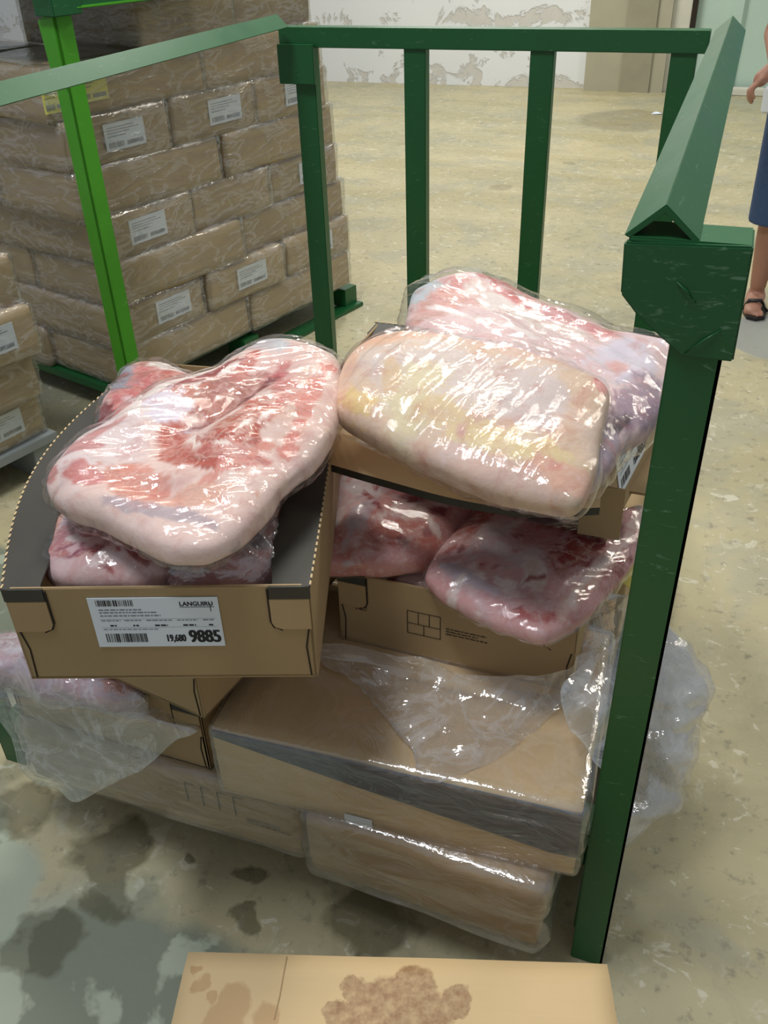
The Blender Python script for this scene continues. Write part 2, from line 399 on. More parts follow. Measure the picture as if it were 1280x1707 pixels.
# ================================================================== SETTING
def floor_mat():
    t = NT('concrete_floor'); v = t.tc.outputs['Object']
    big = t.noise(v, .55, 5, .6, .4); mid = t.noise(v, 2.6, 7, .62, .6); fine = t.noise(v, 26, 6, .65)
    streak = t.noise(t.mapping(scale=(.5, 2.2, 1), rot=(0, 0, .35)), 1.1, 5, .6, .6)
    c = t.mix(t.ramp(big, [(.35, 0), (.65, 1)]), lin((176, 170, 140)), lin((196, 184, 146)))
    c = t.mix(t.math('MULTIPLY', t.ramp(streak, [(.45, 0), (.62, 1)]), .55), c, lin((166, 156, 116)))
    c = t.mix(t.math('MULTIPLY', t.ramp(mid, [(.5, 0), (.6, 1)]), .4), c, lin((158, 160, 148)))
    scuff = t.noise(t.mapping(scale=(1.6, 1, 1), rot=(0, 0, 1.1)), 7.5, 7, .68, 1.2)
    c = t.mix(t.math('MULTIPLY', t.ramp(scuff, [(.58, 0), (.66, 1)]), .5), c, lin((214, 210, 188)))
    blot = t.noise(v, 8.5, 6, .7, .5)
    c = t.mix(t.math('MULTIPLY', t.ramp(blot, [(.50, 0), (.62, 1)]), t.math('MULTIPLY', t.ramp(big, [(.4, 1), (.6, 0)]), .4)), c, lin((138, 136, 114)))
    c = t.mix(t.math('MULTIPLY', t.ramp(fine, [(.56, 0), (.68, 1)]), .6), c, lin((118, 114, 98)))
    fleck = t.noise(t.mapping(scale=(1, 1.5, 1), rot=(0, 0, .8)), 17, 5, .6, .9)
    c = t.mix(t.math('MULTIPLY', t.ramp(fleck, [(.62, 0), (.66, 1)]), .6), c, lin((222, 218, 198)))
    # greenish grey area in two tones on the near left, with its own ragged outline
    green_zone = t.blobs(v, [(-.75, .2, .62), (-1.5, .45, .55), (-.2, .3, .38), (-2.0, 1.1, .6)], .12, 3.5)
    cm = t.ramp(green_zone, [(.93, 1), (1.03, 0)])
    patch = t.ramp(t.noise(v, 4.2, 5, .55, .25), [(.50, 0), (.53, 1)])
    c = t.mix(cm, c, t.mix(patch, lin((128, 134, 116)), lin((170, 178, 158))))
    spots = [atz(190, 1420, 0), atz(180, 1495, 0), atz(75, 1570, 0), atz(330, 1440, 0), atz(410, 1455, 0), atz(25, 1355, 0), atz(420, 1540, 0), atz(620, 1540, 0)]
    rr = [.085, .06, .07, .02, .04, .09, .03, .10]
    wet = t.ramp(t.blobs(v, [(p.x, p.y, r) for p, r in zip(spots, rr)], .09, 8), [(.75, 1), (1.1, 0)])
    c = t.mix(t.math('MULTIPLY', wet, .6), c, lin((82, 78, 56)))
    far = [atz(840, 310, 0), atz(790, 180, 0), atz(1050, 200, 0), atz(950, 270, 0)]
    drk = t.ramp(t.blobs(v, [(far[0].x, far[0].y, .10), (far[2].x, far[2].y, .5), (far[3].x, far[3].y, .06)], .18, 2.5), [(.8, 1), (1.1, 0)])
    c = t.mix(t.math('MULTIPLY', drk, .35), c, lin((112, 100, 76)))
    gp = atz(1268, 545, 0)
    grey = t.ramp(t.blobs(v, [(gp.x + .1, gp.y - .1, .28)], .06, 5), [(.9, 1), (1.0, 0)])
    c = t.mix(t.math('MULTIPLY', grey, .85), c, lin((148, 152, 150)))
    ro = t.math('SUBTRACT', t.math('MULTIPLY_ADD', mid, .3), t.math('MULTIPLY', wet, .3), True)
    ro.node.inputs[0].links[0].from_node.inputs[2].default_value = .42
    return t.set(c, ro, t.bump(t.math('ADD', fine, t.math('MULTIPLY', scuff, .6)), .2, .006))
MAT['floor'] = floor_mat()
o = mesh_obj('floor', [(-9, -4, 0), (7, -4, 0), (7, 14, 0), (-9, 14, 0)], [(0, 1, 2, 3)], 'floor'); tag(o, 'worn beige concrete warehouse floor', None, None, 'structure')

def wall_mat():
    t = NT('peeling_white_wall'); v = t.tc.outputs['Object']
    n = t.noise(v, 3.0, 8, .66, .7); z = t.add('ShaderNodeSeparateXYZ', {0: v}).outputs[2]
    # peeling follows the damp zone at the foot of the wall
    band = t.ramp(z, [(0.0, .16), (.45, .02), (.62, .13), (.75, .02), (1.0, 0)])
    peel = t.ramp(t.math('ADD', n, band), [(.64, 0), (.675, 1)])
    c = t.mix(t.noise(v, 1.2, 4), lin((232, 236, 240)), lin((246, 248, 250)))
    c = t.mix(peel, c, t.mix(t.noise(v, 9, 4), lin((206, 204, 198)), lin((226, 223, 217))))
    return t.set(c, .6, t.bump(t.math('MULTIPLY', peel, -1.0), .5, .02))
MAT['wall'] = wall_mat()
MAT['concrete'] = simple('bare_concrete', lin((178, 174, 152)), .8, 3.5, .16, .2)
MAT['concrete_dark'] = simple('darker_concrete', lin((158, 154, 132)), .8, 5, .2, .2)  # somewhat darker concrete tone for one strip of the pier
MAT['door'] = simple('pale_green_sheet_metal', lin((190, 214, 200)), .45, 2.5, .08, .05)
MAT['curb'] = simple('painted_curb', lin((214, 212, 198)), .7, 6, .12, .2)
def struct(mb, name, mat, label, parent=None, bevel=0.0):
    o = mb.obj(name, mat, parent, bevel=bevel)
    if parent is None: tag(o, label, None, None, 'structure')
    return o
struct(MB().box((-9, 10.1, 0), (-1.5, 10.4, 4.5)), 'wall_back', 'wall', 'white back wall with peeling paint at its foot')
struct(MB().box((-1.5, 9.98, 0), (-.73, 10.4, 4.5)), 'trim_1', 'concrete', 'bare concrete pier at the end of the white wall')
struct(MB().box((-1.14, 9.95, 0), (-.86, 9.99, 4.5)), 'trim_2', 'concrete_dark', 'darker concrete strip on the pier')
struct(MB().box((-.73, 10.05, 0), (-.56, 10.4, 4.5)), 'trim_3', 'curb', 'pale door jamb beside the concrete pier')
d = MB(); x = -.52
while x < 5.0:   # folded sheet: wide pans and raised ribs
    d.add([(x, 10.12, .05), (x + .30, 10.12, .05), (x + .34, 10.07, .05), (x + .42, 10.07, .05), (x + .46, 10.12, .05),
           (x, 10.12, 4.2), (x + .30, 10.12, 4.2), (x + .34, 10.07, 4.2), (x + .42, 10.07, 4.2), (x + .46, 10.12, 4.2)],
          [(0, 1, 6, 5), (1, 2, 7, 6), (2, 3, 8, 7), (3, 4, 9, 8)]); x += .46
door = struct(d, 'door_1', 'door', 'pale green folded sheet metal door')
MB().box((-.56, 10.04, .03), (-.51, 10.09, 4.3)).obj('door_gasket', 'dark_slot', door)
struct(MB().box((-.62, 9.92, 0), (5.2, 10.06, .06)), 'baseboard_back', 'curb', 'low pale curb at the foot of the door', bevel=.008)
o = MB().box((-.63, 10.0, .10), (-.57, 10.03, .26)).obj('floor_bolt', 'dark_slot', door)
# small litter on the floor
p = atz(1095, 190, 0)
o = MB().add([(-.05, -.02, .001), (.04, -.03, .008), (.05, .02, .002), (-.03, .03, .012), (0, 0, .02)], [(0, 1, 4), (1, 2, 4), (2, 3, 4), (3, 0, 4)]).obj('paper_scrap', 'paper', loc=p)
tag(o, 'crumpled white paper scrap lying on the floor near the pier', 'paper scrap')

# ================================================================== GREEN CART (stacking cage)
cart = empty('cage_cart', (-.65, 1.9, 0)); tag(cart, 'dark green steel cage cart loaded with opened meat boxes', 'cart')
CB = Vector((.65, -1.9, 0))
def cpart(mb, name, mat='green', bevel=.002): return mb.obj(name, mat, cart, bevel=bevel, loc=CB)
PX, PYB, PYF = (-1.285, -.925, -.545, -.16), 2.82, .95
for x in PX: cpart(MB().box((x - .034, PYB - .02, .08), (x + .034, PYB + .02, 1.255)), 'back_post')
cpart(MB().box((-1.36, PYB - .03, 1.25), (-.10, PYB + .03, 1.305)), 'back_rail')
cpart(MB().box((-1.36, PYB - .05, 1.15), (-1.24, PYB - .022, 1.26)), 'corner_plate')
def angle_bar(x, y0, y1, zr, half, drop):   # inverted V
    th = .006; mb = MB()
    mb.prism([(x, y0, zr), (x - half, y0, zr - drop), (x - half + th, y0, zr - drop - th * .4), (x, y0, zr - th * 1.5), (x + half - th, y0, zr - drop - th * .4), (x + half, y0, zr - drop)], (0, y1 - y0, 0))
    return mb
cpart(angle_bar(-.050, .945, 2.72, 1.3475, .0375, .0335), 'side_rail', bevel=.0008)
cpart(angle_bar(-1.335, .95, 2.74, 1.345, .036, .034), 'side_rail', bevel=.0008)
# front posts: angle iron, with gusset plate and cap
cpart(MB().box((-.026, PYF - .006, .0), (.030, PYF, 1.30)).box((.024, PYF - .006, .0), (.030, PYF + .05, 1.30)), 'front_post')
cpart(MB().box((-1.33, PYF + .04, .0), (-1.27, PYF + .046, 1.30)).box((-1.33, PYF + .04, .0), (-1.324, PYF + .10, 1.30)), 'front_post')
pl = [atplane(px, py, Vector((0, PYF - .012, 1)), Vector((0, 1, 0))) for px, py in ((1040, 404), (1034, 490), (1062, 527), (1136, 595), (1222, 604), (1257, 412))]
cpart(MB().prism(pl, (0, .012, 0)), 'gusset_plate', 'worn_green', bevel=.002)
g = cart.children[-1]
for (a, b) in (((1140, 590), (1202, 550)), ((1128, 470), (1160, 505))):
    q = [atplane(*s, Vector((0, PYF - .013, 1)), Vector((0, 1, 0))) for s in (a, b)]
    MB().tube([q[0] , q[0].lerp(q[1], .5) + Vector((0, -.002, .002)), q[1]], [.0006, .0012, .0006], 6).obj('weld_bead', 'green', g, True)
ztop = max(p.z for p in pl)
xl, xr = pl[0].x, pl[-1].x
cpart(MB().box((xl + .004, PYF - .008, ztop - .006), (xr, PYF + .055, ztop)), 'post_cap', bevel=.002)
# base frame
for (lo, hi, nm) in (((-1.30, 1.12, .05), (.0, 1.18, .12), 'base_beam'), ((-1.32, PYB - .03, .05), (-.10, PYB + .03, .12), 'base_beam'),
                     ((-1.32, 1.0, .05), (-1.26, PYB, .12), 'base_beam'), ((-.03, PYF + .02, .05), (.02, PYB, .12), 'base_beam')):
    cpart(MB().box(lo, hi), nm)
for k in range(7):
    y = 1.10 + k * .28
    cpart(MB().box((-1.30, y, .095), (-.02, y + .10, .118)), 'deck_slat')
for (x, y) in ((-1.32, 1.12), (-.06, 1.14), (-1.32, PYB - .04), (-.17, PYB - .04), (-.7, 1.14), (-.7, PYB - .04)):
    cpart(MB().box((x, y, 0), (x + .08, y + .08, .06)), 'foot')

# ================================================================== CARTONS
BW, BL, BH = .405, .63, .165
def label_print(parent, w, h, full=False):
    # text block printed on a label lying in the local x-z plane, facing -y
    mb = MB()
    def rect(x0, z0, x1, z1, m=mb): m.add([(x0, 0, z0), (x1, 0, z0), (x1, 0, z1), (x0, 0, z1)], [(0, 1, 2, 3)])
    rs = random.Random(5)
    def bars(x0, x1, z0, z1, m):
        x = x0
        while x < x1: b = rs.choice((.004, .004, .008, .013)) * w; rect(x, z0, min(x + b, x1), z1, m); x += b + rs.choice((.004, .006, .01)) * w
    def words(x0, x1, z, hh, m):
        x = x0
        while x < x1: b = rs.uniform(.012, .045) * w; rect(x, z, min(x + b, x1), z + hh, m); x += b + .008 * w
    if full:
        bars(.075 * w, .40 * w, .10 * h, .28 * h, mb); bars(.06 * w, .35 * w, .84 * h, .96 * h, mb)
        def txt(s, x, z, size, bold, sx):
            for k in range(3):
                v, f = text_mesh(s, size, .0002, sx); mb.add([(x + a + bold * (k - 1), -.00002 * k, z + b) for a, b in v], f)
        txt('9885', .73 * w, .09 * h, .36 * h, .0011, .70)
        txt('19,680', .545 * w, .11 * h, .20 * h, .0005, .58)
        txt('LANGUIRU', .70 * w, .835 * h, .115 * h, .00012, .92)
        rect(.70 * w, .805 * h, .965 * w, .815 * h); rect(.932 * w, .72 * h, .938 * w, .88 * h)
        g2 = MB()
        for z, x1 in ((.755, .40), (.70, .52), (.635, .54)): words(.07 * w, x1 * w, z * h, .022 * h, g2)
        for x0, x1 in ((.07, .22), (.25, .38), (.42, .62), (.66, .82), (.86, .95)):
            words(x0 * w, x1 * w, .54 * h, .018 * h, g2)
        for x0, x1 in ((.13, .18), (.31, .36), (.48, .58), (.70, .80), (.90, .94)): words(x0 * w, x1 * w, .43 * h, .03 * h, mb)
        words(.07 * w, .50 * w, .36 * h, .016 * h, g2)
        for z in (.405, .575): rect(.06 * w, z * h, .96 * w, (z + .004) * h, g2)
        o2 = g2.obj('small_print', 'grey_ink', parent); o2.location = (-w / 2, -.0007, -h / 2)
    else:
        for z in (.82, .72, .62, .5): words(.08 * w, rs.uniform(.5, .9) * w, z * h, .03 * h, mb)
        bars(.07 * w, .45 * w, .1 * h, .3 * h, mb); words(.52 * w, .93 * w, .12 * h, .15 * h, mb)
    o1 = mb.obj('print', 'ink' if full else 'grey_ink', parent); o1.location = (-w / 2, -.0007, -h / 2)
    return o1
def add_label(root, loc, rz, w, h, full=False, mat='paper', name='label'):
    o = MB().box((-w / 2, -.0003, -h / 2), (w / 2, .0008, h / 2)).obj(name, mat, root); o.location = loc; o.rotation_euler = (0, 0, rz)
    label_print(o, w, h, full)
    return o
def tray(name, loc, rz, label, ledges=(True, True), W=BW, L=BL, H=BH, group=None, bow=(0, 0), skip_side=()):
    """open carton: short sides at y = -/+ L/2 carry the lock tabs, long sides carry black ledge flaps"""
    r = empty(name, loc, rz); tag(r, label, 'box', group); th = .005
    MB().box((-W / 2 + (.15 if skip_side else 0), -L / 2, 0), (W / 2, L / 2, th)).obj('bottom_panel', 'kraft', r)
    for s in (-1, 1):
        MB().box((-W / 2, s * L / 2 - (th if s > 0 else 0), 0), (W / 2, s * L / 2 + (th if s < 0 else 0), H)).obj('end_panel', 'kraft', r, bevel=.0012)
        if s not in skip_side:
            sp = MB(); nb_ = 16; pv = []; bo = bow[(s + 1) // 2]
            for i in range(nb_ + 1):
                y = -L / 2 + L * i / nb_; bx = s * bo * math.cos(math.pi * y / L)
                pv += [(s * W / 2 + bx * .25, y, 0), (s * W / 2 + bx, y, H - .003), (s * (W / 2 - th) + bx, y, H - .003), (s * (W / 2 - th) + bx * .25, y, 0)]
            pf = [(i * 4 + j, i * 4 + (j + 1) % 4, i * 4 + 4 + (j + 1) % 4, i * 4 + 4 + j) for i in range(nb_) for j in range(4)] + [(0, 1, 2, 3), tuple(4 * nb_ + j for j in (3, 2, 1, 0))]
            sp.add(pv, pf).obj('side_panel', 'kraft', r)
    lw = .062
    for s, on in zip((-1, 1), ledges):
        n = 40; vs = []; fs = []
        for i in range(n + 1 if on else 0):     # slightly wavy black ledge along the long side
            y = -L / 2 - .002 + (L + .004) * i / n; wv = .004 * noise.noise(Vector((y * 5, s * 3.0, loc[0])))
            wd = lw * (1 - .18 * math.exp(-((y + L / 2) / .05) ** 2))
            bx = s * bow[(s + 1) // 2] * max(0, math.cos(math.pi * y / L))
            for (xx, zz) in ((s * (W / 2 + .001), H + .001), (s * (W / 2 - wd), H - .004 + wv), (s * (W / 2 - wd), H - .0075 + wv), (s * (W / 2 + .001), H - .0025)): vs.append((xx + bx, y, zz))
        if on:
            for i in range(n):
                for j in range(4): fs.append((i * 4 + j, i * 4 + (j + 1) % 4, i * 4 + 4 + (j + 1) % 4, i * 4 + 4 + j))
            fs += [(0, 1, 2, 3), tuple(4 * n + j for j in (3, 2, 1, 0))]
            mb = MB().add(vs, fs); led = mb.obj('ledge_flap', 'black_card', r)
            ed = MB(); y = -L / 2
            while y < L / 2:           # cut corrugation showing on the outer fold
                bx = s * bow[(s + 1) // 2] * max(0, math.cos(math.pi * y / L)); ed.box((s * (W / 2 + .0005) + bx - .001, y, H - .001), (s * (W / 2 + .0005) + bx + .0015, y + .008, H + .002)); y += .0145
            ed.obj('perforated_edge', 'kraft_edge', led)
        for e in (-1, 1):          # end of the ledge folded down over the short side
            x0, x1 = sorted((s * (W / 2), s * (W / 2 - .055)))
            MB().box((x0, e * (L / 2 + .0015) - .0015, H - .020), (x1, e * (L / 2 + .0015) + .0015, H)).obj('ledge_end', 'black_card', r)
            xi = s * (W / 2 - .056); xo = s * (W / 2 - .002)
            poly = [(xo, 0, H - .021), (xi, 0, H - .021), (xi, 0, H - .062), (xi + s * .004, 0, H - .070), (xi + s * .014, 0, H - .074), (xo, 0, H - .074)]
            off = e * (L / 2 + .0006)
            MB().prism([(a, off, c) for a, b, c in poly], (0, e * .0022, 0)).obj('lock_tab', 'kraft', r, bevel=.0006)
            q = [(xi - s * .001, off + e * .0008, H - .004), (xi - s * .001, off + e * .0008, H - .060), (xi + s * .003, off + e * .0008, H - .070), (xi + s * .014, off + e * .0008, H - .0755)]
            MB().tube(q, .0016, 6).obj('tab_slot', 'dark_slot', r)
            MB().tube([(s * (W / 2 - .006), off, H - .072), (s * (W / 2 - .012), off, H * .35), (s * (W / 2 - .009), off, .004)], .0012, 6).obj('corner_seam', 'dark_slot', r)
    return r
def closed_box(name, loc, rz, label, W, L, H, mat='kraft', seed=1, film='film_box', rad=.012, group=None, wr=.007, sag=.0):
    r = empty(name, loc, rz); tag(r, label, 'box', group)
    v, f = rbox_data(W, L, H, .03, rad, .004, seed); mesh_obj('carton', v, f, mat, r, True)
    if film:
        v, f = rbox_data(W + .016, L + .016, H + .010, .0085, rad + .010, .003, seed + 2, wr, (1.0, 1.6, 8.0), sag)
        mesh_obj('stretch_film', v, f, film, r, True, (0, 0, -.001))
    return r
def print_block(root, fn, mat, loc, rz, name='printed_mark'):
    mb = MB(); fn(lambda x0, z0, x1, z1: mb.add([(x0, 0, z0), (x1, 0, z0), (x1, 0, z1), (x0, 0, z1)], [(0, 1, 2, 3)]))
    o = mb.obj(name, mat, root); o.location = loc; o.rotation_euler = (0, 0, rz); return o
def pallet_icon(rect):
    t = .0016; w, h = .062, .052
    for z in (0, h * .46, h): rect(0, z, w + t, z + t)
    for x in (0, w / 3, 2 * w / 3, w): rect(x, h * .46, x + t, h)
    for x in (0, w / 2, w): rect(x, 0, x + t, h * .46)
def lines(n, w, hh=.0022, gap=.0062, seed=1):
    def fn(rect):
        rs = random.Random(seed)
        for k in range(n):
            x = 0; lim = w * rs.uniform(.6, 1)
            while x < lim: b = rs.uniform(.004, .012); rect(x, -k * gap, min(x + b, lim), -k * gap + hh); x += b + .0018
    return fn

# ---- bottom layer on the cart
Z0 = .12
b = closed_box('carton_box', (-.835, 1.105, Z0), 0, 'film-wrapped brown carton with four black marks, at the bottom under the loose film', .62, .41, BH, seed=3, wr=.014)
def marks(rect):
    for k in range(4): rect(k * .034, -.03, k * .034 + .0022, .022); rect(k * .034, .022, k * .034 + .02, .0235)
print_block(b, marks, 'brown_ink', (.07, -.2065, .105), 0)
print_block(b, lines(3, .1, seed=4), 'brown_ink', (.195, -.2065, .075), 0)
b = closed_box('carton_box', (-.285, 1.19, Z0), -.03, 'film-wrapped brown carton at the bottom beside the front post, under the black-banded carton', .43, .63, BH, seed=5, wr=.022, sag=.02)
add_label(b, (.13, -.316, .09), 0, .03, .05, mat='kraft_grey', name='sticker')
# ---- second layer
Z1 = Z0 + BH
b = closed_box('carton_box', (-.362, 1.105, Z1), .045, 'film-wrapped closed carton with a black flap hanging down its front', .63, .42, BH, mat='kraft_light', seed=8, wr=.008, rad=.006)
MB().prism([(-.312, 0, BH - .003), (.312, 0, BH - .003), (.312, 0, BH - .108), (.27, 0, BH - .110), (-.05, 0, BH - .062), (-.312, 0, BH - .018)], (0, .003, 0)).obj('black_flap', 'painted_sheen', b, loc=(0, -.214, 0))
MB().box((.311, -.214, BH - .108), (.314, -.12, BH - .003)).obj('black_flap', 'painted_sheen', b)
MB().box((-.08, -.2135, .001), (-.03, -.2115, .022)).obj('white_tab', 'paper', b)
openL = tray('open_carton', (-.925, 1.215, Z1), .0, 'open carton holding bagged meat, under the tilted tray and behind the hanging film', W=.43, L=.60)
bk = tray('open_carton', (-1.10, 1.62, Z1 + BH), .12, 'kraft carton standing behind the tilted tray at the left of the cart', W=.40, L=.50)
closed_box('carton_box', (-1.08, 1.85, Z1), 0, 'brown carton in the rear of the cart behind the opened left carton', .40, .60, BH, seed=21, film=None)
closed_box('carton_box', (-1.06, 1.65, Z0), 0, 'brown carton at the bottom of the cart rear, left side', .42, .62, BH, seed=22, film=None)
closed_box('carton_box', (-.36, 1.74, Z1), 0, 'brown carton in the rear of the cart, under the middle tray', .62, .42, BH, seed=23, film=None)
closed_box('carton_box', (-.36, 1.74, Z0), 0, 'brown carton at the bottom of the cart rear, right side', .62, .42, BH, seed=24, film=None)
closed_box('carton_box', (-.80, 1.56, Z1), 0, 'brown carton wedged in the middle of the cart behind the closed carton', .16, .40, BH, seed=25, film=None)
closed_box('carton_box', (-.76, 1.58, Z0), 0, 'narrow brown carton at the bottom middle of the cart', .16, .40, BH, seed=26, film=None)
# ---- tilted tray under the labelled tray
c = atz(342, 1198, .50); a = math.radians(-9.0)
ctr = Vector((c.x, c.y, 0)) + Matrix.Rotation(a, 3, 'Z') @ Vector((-BW / 2, BL / 2, 0))
tilt = tray('open_carton', (ctr.x, ctr.y, .50), a, 'turned kraft tray with dark tab slots, under the tray labelled 9885')
print_block(tilt, pallet_icon, 'brown_ink', (-.14, -BL / 2 - .0008, .08), 0)
print_block(tilt, lines(3, .09, seed=7), 'brown_ink', (-.07, -BL / 2 - .0008, .10), 0)
# ---- labelled tray
ZT = .865; TLp, TRp = atz(2, 982, ZT), atz(516, 976, ZT)
a = math.atan2(TRp.y - TLp.y, TRp.x - TLp.x); LW = (TRp - TLp).length
mid = (TLp + TRp) / 2; ctr = Vector((mid.x, mid.y, 0)) + Matrix.Rotation(a, 3, 'Z') @ Vector((0, .325, 0))
LT = tray('open_carton', (ctr.x, ctr.y, ZT - BH), a, 'open tray labelled 9885 with black ledges, holding a large meat slab', W=LW, L=.65, bow=(.060, .004))
lp = [atplane(px, py, Vector((mid.x, mid.y, 0)), Matrix.Rotation(a, 3, 'Z') @ Vector((0, 1, 0))) for px, py in ((150, 996), (368, 994), (372, 1074), (160, 1078))]
inv = Matrix.Rotation(-a, 3, 'Z'); lq = [inv @ (p - Vector((ctr.x, ctr.y, ZT - BH))) for p in lp]
lcx = sum(p.x for p in lq) / 4; lcz = sum(p.z for p in lq) / 4
add_label(LT, (lcx, -.325 - .0015, lcz), 0, (lq[1] - lq[0]).length, (lq[0].z + lq[1].z - lq[2].z - lq[3].z) / 2, True)
# ---- middle tray on the closed carton
T2 = tray('open_carton', (-.318, 1.155 + BL / 2, Z1 + BH), -.005, 'open carton with printed pallet grid, between the closed carton and the upper tray', W=.435)
print_block(T2, pallet_icon, 'brown_ink', (-.085, -BL / 2 - .0008, .055), 0)
print_block(T2, lines(3, .095, seed=9), 'brown_ink', (-.012, -BL / 2 - .0008, .083), 0)
print_block(T2, lines(4, .03, seed=11, gap=.005), 'brown_ink', (-.185, -BL / 2 - .0008, .10), 0)
# ---- upper tray, long side to the front, its front ledge flap swung open
ZU = .705
T3 = tray('open_carton', (-.335, 1.475, ZU), math.pi / 2, 'upper open carton with its front flap swung out, carrying the pale fat slab', ledges=(False, True), W=.40, L=.61, skip_side=(-1,))
T3.rotation_euler = (0, 0, math.pi / 2)
n = 30; vs = []; fs = []
FL = [(530, 768), (640, 800), (760, 832), (880, 850), (1000, 846)]
for i in range(n + 1):
    u = i / n; q = catmull([Vector((p[0], p[1], 0)) for p in FL], u)
    e = atz(q.x, q.y, .835 + .004 * math.sin(u * 9)); s = Vector((-.64 + u * .53, 1.28, ZU + BH))
    e.x = e.x if u > .05 else e.x - .02
    m = (e + s) / 2 + Vector((0, 0, .010))
    for p in (s, m, e): vs.append(p)
    for p, dz in ((e, .013), (m, .005), (s, .004)): vs.append(p + Vector((0, -.001, -dz)))
for i in range(n):
    for j in range(6): fs.append((i * 6 + j, i * 6 + (j + 1) % 6, i * 6 + 6 + (j + 1) % 6, i * 6 + 6 + j))
fs += [tuple(range(6)), tuple(6 * n + j for j in range(5, -1, -1))]
fl = MB().add(vs, fs).obj('front_flap', 'kraft_light', None)
me = fl.data; me.materials.append(MAT['black_card'])
for p in me.polygons:
    if p.normal.z < .3: p.material_index = 1
fl.parent = T3; fl.matrix_parent_inverse = (Matrix.Translation(T3.location) @ T3.rotation_euler.to_matrix().to_4x4()).inverted()
MB().box((-.203, -.270, .0), (-.198, -.20, .10)).obj('torn_front_panel', 'kraft', T3)
add_label(T3, (-.025, -.305 - .0015, .085), 0, .17, .10, True)
TF = Matrix.Translation((.2, -.305, 0)) @ Matrix.Rotation(-.22, 4, 'X') @ Matrix.Rotation(-.14, 4, 'Z') @ Matrix.Translation((-.2, .305, 0))
for ch in list(T3.children):      # the label side leans inwards and bellies out at its foot
    if ch.name.startswith('label'): ch.matrix_basis = TF @ ch.matrix_basis
    elif ch.name.split('.')[0] in ('end_panel', 'lock_tab', 'tab_slot', 'corner_seam', 'ledge_end') and max(q.co.y for q in ch.data.vertices) < -.28: ch.data.transform(TF)
MB().box((.190, -.30, BH - .004), (.194, .02, BH + .042)).obj('raised_flap', 'black_card', T3)
# yellow sheet by the middle tray
yp = [atz(1026, 962, .585), atz(1064, 992, .585), atz(1085, 905, .60), atz(1050, 895, .60)]
o = MB().prism(yp, (0, 0, -.001)).obj('paper_sheet', 'yellow_paper'); tag(o, 'pale yellow paper sheet sticking out between front post and meat', 'paper sheet')

# ================================================================== MEAT
def w2p(p):
    d = Vector(p) - CAM; q = AX * d.x + AY * d.y + AZ * d.z
    return (CX + F_PX * q.x / q.z, CY + F_PX * q.y / q.z)
FAT, PINK, RED, DEEP, PALE, YEL, GREY, MAUVE, PEACH, ROSE = (230, 200, 190), (212, 150, 138), (188, 92, 74), (128, 48, 48), (236, 222, 214), (232, 206, 150), (176, 172, 178), (150, 112, 122), (230, 182, 150), (206, 120, 110)
def speck(x0, y0, x1, y1, n, seed, cols=((236, 218, 214), (142, 62, 66), (214, 176, 178), (188, 110, 108))):
    r = random.Random(seed)
    return [(r.uniform(x0, x1), r.uniform(y0, y1), r.uniform(8, 26), r.uniform(3, 8), r.uniform(-50, 50), r.choice(cols), 2.5, r.choice((0, .3))) for _ in range(n)]
